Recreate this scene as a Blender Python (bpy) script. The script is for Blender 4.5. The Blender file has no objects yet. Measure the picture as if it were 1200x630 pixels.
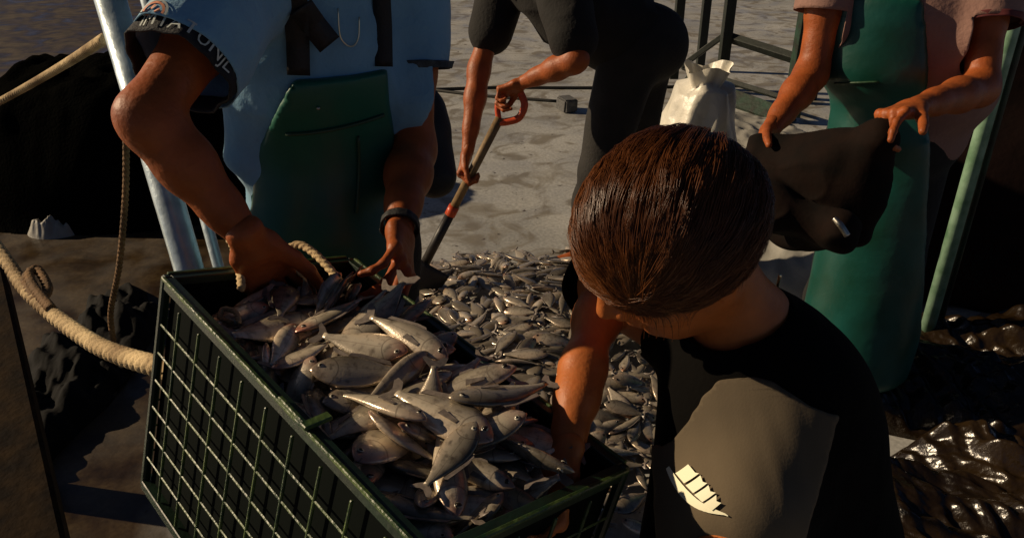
import bpy, bmesh, math, random
import numpy as np
from mathutils import Vector, Matrix, Quaternion, noise
from mathutils.bvhtree import BVHTree
random.seed(7)
SC = bpy.context.scene
COL = SC.collection
R = math.radians

# ------------------------------------------------------------------ camera
CAM = Vector((0, 0, 1.6)); PITCH = R(27); FPX = 920.0
cam_d = bpy.data.cameras.new('camera'); cam = bpy.data.objects.new('camera', cam_d); COL.objects.link(cam)
cam.location = CAM; cam.rotation_euler = (R(90) - PITCH, 0, 0)
cam_d.sensor_width = 36; cam_d.lens = 36 * FPX / 1200; cam_d.clip_end = 500; cam_d.clip_start = .02
SC.camera = cam
FW = Vector((0, math.cos(PITCH), -math.sin(PITCH))); UP = Vector((0, math.sin(PITCH), math.cos(PITCH))); RX = Vector((1, 0, 0))
def at(px, py, d):
    """world point seen at photo pixel px,py, d metres in front of the camera"""
    return CAM + FW * d + RX * ((px - 600) / FPX * d) + UP * ((315 - py) / FPX * d)
def ground(px, py, z=0):
    d = (1.6 - z) / (math.sin(PITCH) + (py - 315) / FPX * math.cos(PITCH))
    return at(px, py, d)
# ------------------------------------------------------------------ light
SUN = Vector((-0.90, 0.17, 0.43)).normalized()
SUN_EL = math.asin(SUN.z); SUN_AZ = math.atan2(SUN.x, SUN.y)
w = bpy.data.worlds.new('World'); SC.world = w; w.use_nodes = True
nt = w.node_tree; bg = nt.nodes['Background']
sky = nt.nodes.new('ShaderNodeTexSky'); sky.sky_type = 'NISHITA'; sky.sun_disc = False
sky.sun_elevation = SUN_EL; sky.sun_rotation = SUN_AZ; sky.dust_density = .3; sky.air_density = .25
nt.links.new(sky.outputs[0], bg.inputs[0]); bg.inputs[1].default_value = 0.05
sl = bpy.data.lights.new('sun', 'SUN'); sl.energy = 5.0; sl.angle = R(0.6); sl.color = (1, .78, .52)
so = bpy.data.objects.new('sun', sl); COL.objects.link(so)
so.rotation_euler = SUN.to_track_quat('Z', 'Y').to_euler(); so.location = SUN * 20
SC.view_settings.view_transform = 'Standard'; SC.view_settings.look = 'None'
SC.view_settings.exposure = -0.30; SC.view_settings.gamma = 1

# ------------------------------------------------------------------ bookkeeping
def tag(o, label=None, cat=None, group=None, kind=None):
    if label: o['label'] = label
    if cat: o['category'] = cat
    if group: o['group'] = group
    if kind: o['kind'] = kind
    return o
def link(name, me, mat=None, parent=None):
    o = bpy.data.objects.new(name, me); COL.objects.link(o)
    if mat and not me.materials: me.materials.append(mat)
    if parent is not None:
        o.parent = parent
    return o
def put_world(o, parent):
    """parent keeping world placement (parent sits at its own matrix)"""
    o.parent = parent; o.matrix_parent_inverse = parent.matrix_basis.inverted()
def empty(name, loc):
    o = bpy.data.objects.new(name, None); COL.objects.link(o); o.location = loc; o.empty_display_size = .1; return o
def smooth(me):
    me.polygons.foreach_set('use_smooth', [True] * len(me.polygons)); return me

# ------------------------------------------------------------------ materials
def mat(name, base=(.5, .5, .5), rough=.6, metal=0, spec=.5, noise_s=0, noise_a=.0, bump=0, bump_s=40, c2=None, coat=0, sss=0,
        detail=4, trans=0, wave=None, rvar=0, sheen=0):
    m = bpy.data.materials.new(name); m.use_nodes = True; n = m.node_tree; b = n.nodes['Principled BSDF']
    b.inputs['Base Color'].default_value = (*base, 1); b.inputs['Roughness'].default_value = rough
    b.inputs['Metallic'].default_value = metal; b.inputs['Specular IOR Level'].default_value = spec
    b.inputs['Coat Weight'].default_value = coat; b.inputs['Coat Roughness'].default_value = .15
    if sheen: b.inputs['Sheen Weight'].default_value = sheen
    if sss:
        b.inputs['Subsurface Weight'].default_value = sss; b.inputs['Subsurface Radius'].default_value = (1, .3, .12)
        b.inputs['Subsurface Scale'].default_value = .012
    if trans: b.inputs['Transmission Weight'].default_value = trans
    tc = n.nodes.new('ShaderNodeTexCoord')
    if noise_s:
        t = n.nodes.new('ShaderNodeTexNoise'); t.inputs['Scale'].default_value = noise_s; t.inputs['Detail'].default_value = detail
        n.links.new(tc.outputs['Object'], t.inputs['Vector'])
        r = n.nodes.new('ShaderNodeValToRGB'); r.color_ramp.elements[0].position = .35; r.color_ramp.elements[1].position = .68
        cc = c2 if c2 else tuple(c * (1 - noise_a) for c in base)
        r.color_ramp.elements[0].color = (*cc, 1); r.color_ramp.elements[1].color = (*base, 1)
        n.links.new(t.outputs['Fac'], r.inputs[0]); n.links.new(r.outputs[0], b.inputs['Base Color'])
        if rvar:
            mr = n.nodes.new('ShaderNodeMapRange'); mr.inputs[3].default_value = max(.03, rough - rvar); mr.inputs[4].default_value = min(1, rough + rvar)
            n.links.new(t.outputs['Fac'], mr.inputs[0]); n.links.new(mr.outputs[0], b.inputs['Roughness'])
    if bump:
        t = n.nodes.new('ShaderNodeTexNoise'); t.inputs['Scale'].default_value = bump_s; t.inputs['Detail'].default_value = 5
        n.links.new(tc.outputs['Object'], t.inputs['Vector'])
        bp = n.nodes.new('ShaderNodeBump'); bp.inputs['Strength'].default_value = bump; bp.inputs['Distance'].default_value = .01
        n.links.new(t.outputs['Fac'], bp.inputs['Height']); n.links.new(bp.outputs[0], b.inputs['Normal'])
    return m
M = {}
M['skin'] = mat('skin', (.40, .100, .022), .5, spec=.35, noise_s=24, noise_a=.3, bump=.16, bump_s=120, sss=.12)
M['skin_boy'] = mat('skin_boy', (.54, .160, .038), .5, spec=.35, noise_s=24, noise_a=.25, bump=.12, bump_s=140, sss=.12)
M['lip'] = mat('lip', (.25, .06, .04), .4)
M['eye_white'] = mat('eye_white', (.7, .68, .62), .2)
M['hair_black'] = mat('hair_black', (.012, .009, .007), .45, bump=.5, bump_s=200)
M['blue_shirt'] = mat('blue_shirt', (.20, .42, .60), .85, noise_s=9, noise_a=.16, bump=.25, bump_s=90, sheen=.2)
M['band_black'] = mat('band_black', (.01, .012, .016), .8, bump=.3, bump_s=300)
M['print_white'] = mat('print_white', (.55, .6, .55), .7)
M['print_orange'] = mat('print_orange', (.75, .3, .16), .7)
M['print_yellow'] = mat('print_yellow', (.95, .93, .68), .6)
M['apron_green'] = mat('apron_green', (.003, .115, .065), .45, noise_s=6, c2=(.003, .075, .050), bump=.15, bump_s=30, rvar=.1)
M['apron_teal'] = mat('apron_teal', (.003, .078, .064), .42, noise_s=7, c2=(.003, .045, .028), bump=.15, bump_s=30, rvar=.1)
M['strap_black'] = mat('strap_black', (.008, .008, .009), .6, bump=.2, bump_s=200)
M['dark_shirt'] = mat('dark_shirt', (.008, .007, .006), .9, noise_s=14, noise_a=.5, bump=.3, bump_s=80)
M['dark_trousers'] = mat('dark_trousers', (.018, .016, .014), .85, noise_s=12, noise_a=.5, bump=.3, bump_s=80)
M['hem_cream'] = mat('hem_cream', (.45, .38, .27), .9, noise_s=60, noise_a=.6)
M['boy_shade_cloth'] = mat('boy_shade_cloth', (.004, .0035, .003), .95, spec=.1, noise_s=10, noise_a=.5, bump=.15, bump_s=140)  # shaded part of the boy's shirt, its shade put in as black
M['boy_lit_cloth'] = mat('boy_lit_cloth', (.13, .098, .058), .9, noise_s=5, noise_a=.35, bump=.06, bump_s=300)  # the same shirt where the sun falls, as brown cloth
M['boy_collar'] = mat('boy_collar', (.02, .016, .012), .85, bump=.3, bump_s=200)
M['chain'] = mat('chain', (.8, .72, .5), .3, metal=1)
M['pink_shirt'] = mat('pink_shirt', (.30, .165, .13), .85, noise_s=9, noise_a=.2, bump=.25, bump_s=100)
M['cuff_red'] = mat('cuff_red', (.12, .02, .02), .8)
M['dark_cloth'] = mat('dark_cloth', (.006, .006, .005), .9, bump=.3, bump_s=60)
M['boot'] = mat('boot', (.012, .012, .012), .35, bump=.1)
M['crate'] = mat('crate', (.005, .026, .011), .45, noise_s=14, c2=(.003, .012, .006), bump=.1, bump_s=120, rvar=.12)
M['crate_shade'] = mat('crate_shade', (.002, .004, .003), .9, spec=.08)
M['crate_bar'] = mat('crate_bar', (.085, .135, .03), .4, noise_s=45, c2=(.008, .035, .012), bump=.2, bump_s=160, rvar=.1)
M['pipe'] = mat('pipe', (.50, .60, .66), .35, metal=.35, noise_s=22, c2=(.30, .38, .42), bump=.15, bump_s=60, rvar=.12)
M['pole_green'] = mat('pole_green', (.30, .48, .34), .4, noise_s=18, c2=(.12, .25, .14), bump=.15)
M['rope'] = mat('rope', (.74, .56, .30), .85, noise_s=9, c2=(.26, .17, .08), bump=.4, bump_s=180)
M['rope_brown'] = mat('rope_brown', (.22, .12, .045), .85, noise_s=20, noise_a=.5, bump=.4, bump_s=160)
M['frame_green'] = mat('frame_green', (.012, .045, .025), .5, noise_s=14, c2=(.012, .014, .008), bump=.2)
M['frame_dark'] = mat('frame_dark', (.014, .02, .014), .55, noise_s=20, noise_a=.5, bump=.2)
M['shadow_black'] = mat('shadow_black', (.004, .004, .004), .9, spec=.2, bump=.3, bump_s=40)
M['net'] = mat('net', (.0035, .0035, .003), 1, spec=0, bump=1, bump_s=70)
M['tub'] = mat('tub', (.014, .012, .010), .45, noise_s=10, noise_a=.5, bump=.2)
M['eye_ring'] = mat('eye_ring', (.45, .42, .34), .2)
M['sack_black'] = mat('sack_black', (.004, .0035, .003), .9, spec=.12, noise_s=12, c2=(.012, .006, .004), bump=.15, bump_s=60)
M['steel'] = mat('steel', (.5, .48, .42), .3, metal=1, bump=.1)
M['grey_sheet'] = mat('grey_sheet', (.36, .35, .31), .6, noise_s=8, noise_a=.3, bump=.3, bump_s=30)
M['concrete_block'] = mat('concrete_block', (.12, .12, .12), .9, noise_s=40, noise_a=.4, bump=.4)
M['maroon'] = mat('maroon', (.010, .004, .003), .9, spec=.1, noise_s=8, noise_a=.6, bump=.3)
M['shovel_red'] = mat('shovel_red', (.75, .09, .02), .4, noise_s=30, noise_a=.3)
M['shovel_wood'] = mat('shovel_wood', (.30, .19, .08), .6, noise_s=40, noise_a=.4, bump=.2)
M['shovel_dark'] = mat('shovel_dark', (.02, .018, .016), .5, bump=.2)
M['timber'] = mat('timber', (.030, .018, .008), .95, spec=.08, noise_s=18, c2=(.008, .005, .003), bump=.3, bump_s=70, rvar=.15)
M['hose'] = mat('hose', (.02, .02, .017), .6)
M['plastic_tarp'] = mat('plastic_tarp', (.022, .0125, .0045), .24, noise_s=4, c2=(.007, .004, .002), bump=.55, bump_s=26)
M['clear_bag'] = mat('clear_bag', (.80, .76, .64), .38, noise_s=6, c2=(.55, .53, .46), bump=.9, bump_s=13, sss=0)

def ground_material():
    m = bpy.data.materials.new('wet_concrete'); m.use_nodes = True; n = m.node_tree; b = n.nodes['Principled BSDF']; L = n.links
    tc = n.nodes.new('ShaderNodeTexCoord')
    def nz(s, d=6, dist=0):
        t = n.nodes.new('ShaderNodeTexNoise'); t.inputs['Scale'].default_value = s; t.inputs['Detail'].default_value = d
        t.inputs['Distortion'].default_value = dist; L.new(tc.outputs['Object'], t.inputs['Vector']); return t.outputs['Fac']
    def ramp(f, p0, p1, c0=(0, 0, 0), c1=(1, 1, 1)):
        r = n.nodes.new('ShaderNodeValToRGB'); e = r.color_ramp.elements; e[0].position = p0; e[1].position = p1
        e[0].color = (*c0, 1); e[1].color = (*c1, 1); L.new(f, r.inputs[0]); return r.outputs[0]
    def mix(f, a, c, mode='MIX'):
        x = n.nodes.new('ShaderNodeMix'); x.data_type = 'RGBA'; x.blend_type = mode
        if isinstance(f, float): x.inputs[0].default_value = f
        else: L.new(f, x.inputs[0])
        L.new(a, x.inputs[6]); L.new(c, x.inputs[7]); return x.outputs[2]
    base = ramp(nz(1.6, 8, .4), .3, .72, (.38, .38, .36), (.56, .56, .535))
    fine = ramp(nz(60, 3), .35, .65, (.72, .72, .72), (1, 1, 1))
    c = mix(1.0, base, fine, 'MULTIPLY')
    stain = ramp(nz(3.6, 9, 1.6), .50, .62)
    dk = ramp(nz(14, 5), 0, 1, (.20, .18, .145), (.27, .25, .21))
    c = mix(stain, c, dk)
    spots = ramp(nz(24, 4, .5), .66, .72)
    c = mix(spots, c, ramp(nz(3), 0, 1, (.05, .04, .03), (.08, .06, .04)))
    # brown silt on the left part of the quay
    sx = n.nodes.new('ShaderNodeSeparateXYZ'); L.new(tc.outputs['Object'], sx.inputs[0])
    ma = n.nodes.new('ShaderNodeMath'); ma.operation = 'MULTIPLY_ADD'; L.new(nz(1.5, 4), ma.inputs[0]); ma.inputs[1].default_value = .9; L.new(sx.outputs[0], ma.inputs[2])
    left = ramp(ma.outputs[0], .0, .01)
    mr = n.nodes.new('ShaderNodeMapRange'); mr.inputs[1].default_value = -.55; mr.inputs[2].default_value = -.05; my = n.nodes.new('ShaderNodeMapRange'); my.inputs[1].default_value = 3.9; my.inputs[2].default_value = 4.8; my.inputs[4].default_value = 3.0; L.new(sx.outputs[1], my.inputs[0]); mz = n.nodes.new('ShaderNodeMath'); mz.operation = 'ADD'; L.new(ma.outputs[0], mz.inputs[0]); L.new(my.outputs[0], mz.inputs[1]); L.new(mz.outputs[0], mr.inputs[0])
    brown = mix(ramp(nz(9, 6), .4, .6), ramp(nz(30), .3, .7, (.016, .009, .003), (.034, .019, .007)), ramp(nz(70), .3, .7, (.045, .028, .012), (.075, .05, .023)))
    c = mix(mr.outputs[0], brown, c)
    L.new(c, b.inputs['Base Color'])
    rr = n.nodes.new('ShaderNodeMapRange'); L.new(nz(3.2, 5, .8), rr.inputs[0]); rr.inputs[1].default_value = .35; rr.inputs[2].default_value = .65
    rr.inputs[3].default_value = .28; rr.inputs[4].default_value = .75; L.new(rr.outputs[0], b.inputs['Roughness'])
    bp = n.nodes.new('ShaderNodeBump'); bp.inputs['Strength'].default_value = .28; bp.inputs['Distance'].default_value = .008
    h = mix(.5, nz(45, 8), nz(6, 6)); L.new(h, bp.inputs['Height']); L.new(bp.outputs[0], b.inputs['Normal'])
    return m
M['ground'] = ground_material()

def fish_material(name, tint, warm):
    m = bpy.data.materials.new(name); m.use_nodes = True; n = m.node_tree; b = n.nodes['Principled BSDF']; L = n.links
    tc = n.nodes.new('ShaderNodeTexCoord'); sx = n.nodes.new('ShaderNodeSeparateXYZ'); L.new(tc.outputs['Object'], sx.inputs[0])
    oi = n.nodes.new('ShaderNodeObjectInfo')
    t = n.nodes.new('ShaderNodeTexNoise'); t.inputs['Scale'].default_value = 7; t.inputs['Detail'].default_value = 5
    vm = n.nodes.new('ShaderNodeVectorMath'); vm.operation = 'MULTIPLY_ADD'; L.new(oi.outputs['Random'], vm.inputs[0])
    vm.inputs[1].default_value = (30, 17, 9); L.new(tc.outputs['Object'], vm.inputs[2]); L.new(vm.outputs[0], t.inputs['Vector'])
    a = n.nodes.new('ShaderNodeMath'); a.operation = 'MULTIPLY_ADD'; L.new(t.outputs['Fac'], a.inputs[0]); a.inputs[1].default_value = .16; L.new(sx.outputs[2], a.inputs[2])
    r = n.nodes.new('ShaderNodeValToRGB'); e = r.color_ramp.elements
    mr = n.nodes.new('ShaderNodeMapRange'); mr.inputs[1].default_value = -.10; mr.inputs[2].default_value = .28; L.new(a.outputs[0], mr.inputs[0])
    e[0].position = 0; e[0].color = (*[c * k for c, k in zip(tint, (1.15, 1.05, 1.0))], 1)
    e[1].position = 1; e[1].color = (*[c * k for c, k in zip(tint, (.26, .24, .21))], 1)
    q = e.new(.45); q.color = (*tint, 1); q = e.new(.72); q.color = (*[c * .6 for c in tint], 1)
    L.new(mr.outputs[0], r.inputs[0])
    # rosy gill cover and nose, greyer per fish
    g = n.nodes.new('ShaderNodeMapRange'); g.inputs[1].default_value = -.28; g.inputs[2].default_value = -.44; L.new(sx.outputs[0], g.inputs[0])
    gm = n.nodes.new('ShaderNodeMath'); gm.operation = 'MULTIPLY'; L.new(g.outputs[0], gm.inputs[0]); L.new(oi.outputs['Random'], gm.inputs[1])
    mx = n.nodes.new('ShaderNodeMix'); mx.data_type = 'RGBA'; L.new(gm.outputs[0], mx.inputs[0]); L.new(r.outputs[0], mx.inputs[6]); mx.inputs[7].default_value = (*warm, 1)
    def mth(op, a_, b_, c_=None):
        q_ = n.nodes.new('ShaderNodeMath'); q_.operation = op
        for i_, v_ in enumerate((a_, b_, c_)):
            if v_ is None: continue
            if isinstance(v_, (int, float)): q_.inputs[i_].default_value = v_
            else: L.new(v_, q_.inputs[i_])
        return q_.outputs[0]
    z2 = mth('MULTIPLY', sx.outputs[2], sx.outputs[2]); gx = mth('MULTIPLY_ADD', z2, 3.2, sx.outputs[0])
    gd = mth('ABSOLUTE', mth('ADD', gx, .235), 0); gl = mth('LESS_THAN', gd, .007)
    md_ = mth('LESS_THAN', mth('ABSOLUTE', mth('ADD', sx.outputs[2], .018), 0), .006); mo = mth('MULTIPLY', md_, mth('LESS_THAN', sx.outputs[0], -.455))
    ll = mth('MULTIPLY', mth('LESS_THAN', mth('ABSOLUTE', mth('SUBTRACT', sx.outputs[2], .03), 0), .004), mth('GREATER_THAN', sx.outputs[0], -.22))
    lines = mth('MAXIMUM', mth('MULTIPLY', mth('MAXIMUM', gl, mo), .5), mth('MULTIPLY', ll, .35))
    # uneven bruising and slime
    t9 = n.nodes.new('ShaderNodeTexNoise'); t9.inputs['Scale'].default_value = 14; t9.inputs['Detail'].default_value = 6; L.new(vm.outputs[0], t9.inputs['Vector'])
    b9 = n.nodes.new('ShaderNodeMapRange'); b9.inputs[1].default_value = .52; b9.inputs[2].default_value = .75; L.new(t9.outputs['Fac'], b9.inputs[0])
    mk_ = n.nodes.new('ShaderNodeMix'); mk_.data_type = 'RGBA'; L.new(mth('MAXIMUM', lines, mth('MULTIPLY', b9.outputs[0], .7)), mk_.inputs[0]); L.new(mx.outputs[2], mk_.inputs[6]); mk_.inputs[7].default_value = (.10, .07, .055, 1)
    hv = n.nodes.new('ShaderNodeHueSaturation'); L.new(mk_.outputs[2], hv.inputs['Color'])
    v = n.nodes.new('ShaderNodeMapRange'); L.new(oi.outputs['Random'], v.inputs[0]); v.inputs[3].default_value = .42; v.inputs[4].default_value = 1.25; L.new(v.outputs[0], hv.inputs['Value'])
    L.new(hv.outputs[0], b.inputs['Base Color'])
    b.inputs['Roughness'].default_value = .27; b.inputs['Metallic'].default_value = .38; b.inputs['Coat Weight'].default_value = .35; b.inputs['Coat Roughness'].default_value = .12
    vo = n.nodes.new('ShaderNodeTexVoronoi'); vo.inputs['Scale'].default_value = 60; L.new(tc.outputs['Object'], vo.inputs['Vector'])
    bp = n.nodes.new('ShaderNodeBump'); bp.inputs['Strength'].default_value = .06; bp.inputs['Distance'].default_value = .01; L.new(vo.outputs['Distance'], bp.inputs['Height']); L.new(bp.outputs[0], b.inputs['Normal'])
    return m
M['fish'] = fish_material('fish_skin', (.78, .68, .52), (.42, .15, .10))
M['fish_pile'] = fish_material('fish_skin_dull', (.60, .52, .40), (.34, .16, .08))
M['fin'] = mat('fin', (.24, .20, .17), .4, noise_s=20, noise_a=.4)
M['fish_eye'] = mat('fish_eye', (.015, .012, .01), .12)

# ------------------------------------------------------------------ implicit surfaces -> one continuous mesh
class Field:
    def __init__(s, lo, hi, h):
        s.lo = np.array(lo, float); s.h = h
        s.n = np.maximum(((np.array(hi) - s.lo) / h).astype(int) + 2, 4)
        s.D = np.full(s.n, 1.0, np.float32)
    def sl(s, lo, hi):
        a = np.clip(((lo - s.lo) / s.h).astype(int), 0, s.n); b = np.clip(((hi - s.lo) / s.h).astype(int) + 2, 0, s.n); return a, b
    def pts(s, a, b):
        ax = [s.lo[i] + s.h * np.arange(a[i], b[i]) for i in range(3)]
        return np.meshgrid(*ax, indexing='ij')
    def add(s, pr, off=0, sub=False):
        k = pr.get('k', .02)
        if pr['t'] == 'c':
            A = np.array(pr['a'], float); B = np.array(pr['b'], float); ra = pr['ra'] + off; rb = pr['rb'] + off
            m = max(ra, rb) * max(pr.get('w', 1), 1) + k + s.h * 3
            lo = np.minimum(A, B) - m; hi = np.maximum(A, B) + m
        else:
            A = np.array(pr['c'], float); rad = np.array(pr['r'], float) + off; m = rad.max() + k + s.h * 3
            lo = A - m; hi = A + m
        i0, i1 = s.sl(lo, hi)
        if (i1 <= i0).any(): return
        X, Y, Z = s.pts(i0, i1)
        if pr['t'] == 'c':
            d = B - A; L2 = max(d @ d, 1e-9)
            t = np.clip(((X - A[0]) * d[0] + (Y - A[1]) * d[1] + (Z - A[2]) * d[2]) / L2, 0, 1)
            qx = X - A[0] - t * d[0]; qy = Y - A[1] - t * d[1]; qz = Z - A[2] - t * d[2]
            w = pr.get('w', 1)
            if w != 1:      # flattened: wide along side axis
                sv = np.array(pr['s'], float); sv /= np.linalg.norm(sv)
                c = qx * sv[0] + qy * sv[1] + qz * sv[2]; f = c * (1 - 1 / w)
                qx = qx - f * sv[0]; qy = qy - f * sv[1]; qz = qz - f * sv[2]
            v = np.sqrt(qx * qx + qy * qy + qz * qz) - (ra + (rb - ra) * t)
        else:
            Rm = np.array(pr.get('R', np.eye(3)), float)
            q = [(X - A[0]) * Rm[i][0] + (Y - A[1]) * Rm[i][1] + (Z - A[2]) * Rm[i][2] for i in range(3)]
            k0 = np.sqrt(sum((q[i] / rad[i]) ** 2 for i in range(3))); k1 = np.sqrt(sum((q[i] / rad[i] ** 2) ** 2 for i in range(3))) + 1e-9
            v = k0 * (k0 - 1) / k1
        S = s.D[i0[0]:i1[0], i0[1]:i1[1], i0[2]:i1[2]]
        if pr.get('neg') or sub:
            hh = np.clip(.5 - .5 * (S + v) / k, 0, 1); S[...] = (S * (1 - hh) - v * hh + k * hh * (1 - hh)).astype(np.float32)
        else:
            hh = np.clip(.5 + .5 * (S - v) / k, 0, 1); S[...] = (S * (1 - hh) + v * hh - k * hh * (1 - hh)).astype(np.float32)
    def clip(s, p, n, invert=False):
        """keep the side where (x-p).n < 0"""
        X, Y, Z = s.pts(np.zeros(3, int), s.n); n = np.array(n, float); n /= np.linalg.norm(n)
        v = (X - p[0]) * n[0] + (Y - p[1]) * n[1] + (Z - p[2]) * n[2]
        s.D = np.maximum(s.D, v.astype(np.float32))
    def mesh(s):
        D = s.D; D[0] = D[-1] = 1; D[:, 0] = D[:, -1] = 1; D[:, :, 0] = D[:, :, -1] = 1
        neg = D < 0
        nx, ny, nz = s.n - 1
        cnt = np.zeros((nx, ny, nz), np.int8)
        for a in (0, 1):
            for b in (0, 1):
                for c in (0, 1): cnt += neg[a:a + nx, b:b + ny, c:c + nz]
        act = (cnt > 0) & (cnt < 8); idx = np.full(act.shape, -1, np.int64); ci = np.argwhere(act); N = len(ci); idx[act] = np.arange(N)
        P = np.zeros((N, 3)); W = np.zeros(N)
        cor = [(a, b, c) for a in (0, 1) for b in (0, 1) for c in (0, 1)]
        val = {c: D[ci[:, 0] + c[0], ci[:, 1] + c[1], ci[:, 2] + c[2]] for c in cor}
        for c in cor:
            for ax in range(3):
                if c[ax] == 0:
                    e = list(c); e[ax] = 1; e = tuple(e); v0, v1 = val[c], val[e]; mk = (v0 < 0) != (v1 < 0)
                    t = np.where(mk, v0 / np.where(mk, v0 - v1, 1), 0)
                    q = np.tile(np.array(c, float), (N, 1)); q[:, ax] = t
                    P += q * mk[:, None]; W += mk
        P = s.lo + s.h * (ci + P / np.maximum(W, 1)[:, None])
        quads = []
        for ax in range(3):
            o1, o2 = [(1, 2), (2, 0), (0, 1)][ax]
            sl0 = [slice(0, s.n[i]) for i in range(3)]; sl1 = list(sl0); sl0[ax] = slice(0, s.n[ax] - 1); sl1[ax] = slice(1, s.n[ax])
            cr = neg[tuple(sl0)] != neg[tuple(sl1)]; flip = neg[tuple(sl0)]
            e = np.argwhere(cr); fl = flip[cr]
            ok = (e[:, o1] > 0) & (e[:, o2] > 0) & (e[:, o1] < s.n[o1] - 1) & (e[:, o2] < s.n[o2] - 1); e = e[ok]; fl = fl[ok]
            def g(d1, d2):
                q = e.copy(); q[:, o1] -= d1; q[:, o2] -= d2; return idx[q[:, 0], q[:, 1], q[:, 2]]
            Q = np.stack([g(1, 1), g(0, 1), g(0, 0), g(1, 0)], 1)
            Q[~fl] = Q[~fl][:, ::-1]; quads.append(Q)
        return P, np.concatenate(quads)
def prim_bounds(prims, off=0):
    lo = np.full(3, 1e9); hi = -lo
    for p in prims:
        if p.get('neg'): continue
        if p['t'] == 'c':
            m = (max(p['ra'], p['rb']) + off) * max(1, p.get('w', 1)) + .01; A, B = np.array(p['a']), np.array(p['b']); lo = np.minimum(lo, np.minimum(A, B) - m); hi = np.maximum(hi, np.maximum(A, B) + m)
        else:
            m = max(p['r']) + off + .01; A = np.array(p['c']); lo = np.minimum(lo, A - m); hi = np.maximum(hi, A + m)
    return lo - .02, hi + .02
def grow(prims, h=.006, off=0, clips=(), disp=None):
    lo, hi = prim_bounds(prims, off); f = Field(lo, hi, h)
    for p in prims: f.add(p, off)
    for c in clips: f.clip(*c)
    P, Q = f.mesh()
    return P, Q
def to_mesh(name, parts):
    Vs = []; Qs = []; o = 0
    for P, Q in parts: Vs.append(P); Qs.append(Q + o); o += len(P)
    V = np.concatenate(Vs); F = np.concatenate(Qs)
    me = bpy.data.meshes.new(name); me.vertices.add(len(V)); me.vertices.foreach_set('co', V.astype(np.float32).ravel())
    me.loops.add(F.size); me.loops.foreach_set('vertex_index', F.ravel().astype(np.int32))
    me.polygons.add(len(F)); me.polygons.foreach_set('loop_start', np.arange(0, F.size, 4, dtype=np.int32))
    me.update(calc_edges=True); me.validate(); return smooth(me)
def relax(P, Q, it=2, lam=.5):
    n = len(P); e = np.concatenate([Q[:, [0, 1]], Q[:, [1, 2]], Q[:, [2, 3]], Q[:, [3, 0]]]); 
    deg = np.bincount(e[:, 0], minlength=n) + np.bincount(e[:, 1], minlength=n)
    for _ in range(it):
        s = np.zeros_like(P)
        for k in range(3): s[:, k] = np.bincount(e[:, 0], P[e[:, 1], k], n) + np.bincount(e[:, 1], P[e[:, 0], k], n)
        P = P + lam * (s / np.maximum(deg, 1)[:, None] - P)
    return P
def normals(P, Q):
    fn = np.cross(P[Q[:, 2]] - P[Q[:, 0]], P[Q[:, 3]] - P[Q[:, 1]]); N = np.zeros_like(P)
    for c in range(4):
        for k in range(3): N[:, k] += np.bincount(Q[:, c], fn[:, k], len(P))
    return N / np.maximum(np.linalg.norm(N, axis=1), 1e-9)[:, None]
def vnoise(P, scale, seed=0):
    """cheap smooth value noise by summed warped sines (vectorised)"""
    rs = np.random.RandomState(seed); out = np.zeros(len(P))
    for i in range(9):
        k = rs.normal(0, 1, 3); k /= np.linalg.norm(k); ph = rs.uniform(0, 6.28); s = scale * rs.uniform(.6, 1.6)
        k2 = rs.normal(0, 1, 3); k2 /= np.linalg.norm(k2)
        out += np.sin(P @ k * s + ph + 1.3 * np.sin(P @ k2 * s * .7 + ph * 2))
    return out / 9 * 1.8
def folds(P, Q, amp, scale, axis=None, seed=0, stretch=.25, sharp=True):
    """cloth folds: ridged noise running along axis"""
    X = P.copy()
    if axis is not None:
        a = np.array(axis, float); a /= np.linalg.norm(a); c = X @ a; X = X - np.outer(c * (1 - stretch), a)
    n = vnoise(X, scale, seed)
    if sharp: n = 1 - 2 * np.abs(n) ** .8
    return P + normals(P, Q) * (amp * n)[:, None]

def C(a, b, ra, rb=None, k=.02, **kw): return dict(t='c', a=tuple(a), b=tuple(b), ra=ra, rb=ra if rb is None else rb, k=k, **kw)
def E(c, r, Rm=None, k=.02, **kw):
    d = dict(t='e', c=tuple(c), r=tuple(r), k=k, **kw)
    if Rm is not None: d['R'] = Rm
    return d
def nrm(v): return Vector(v).normalized()
def basis(f, l):
    f = nrm(f); l = nrm(Vector(l) - f * f.dot(Vector(l))); return f, l, f.cross(l)

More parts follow.
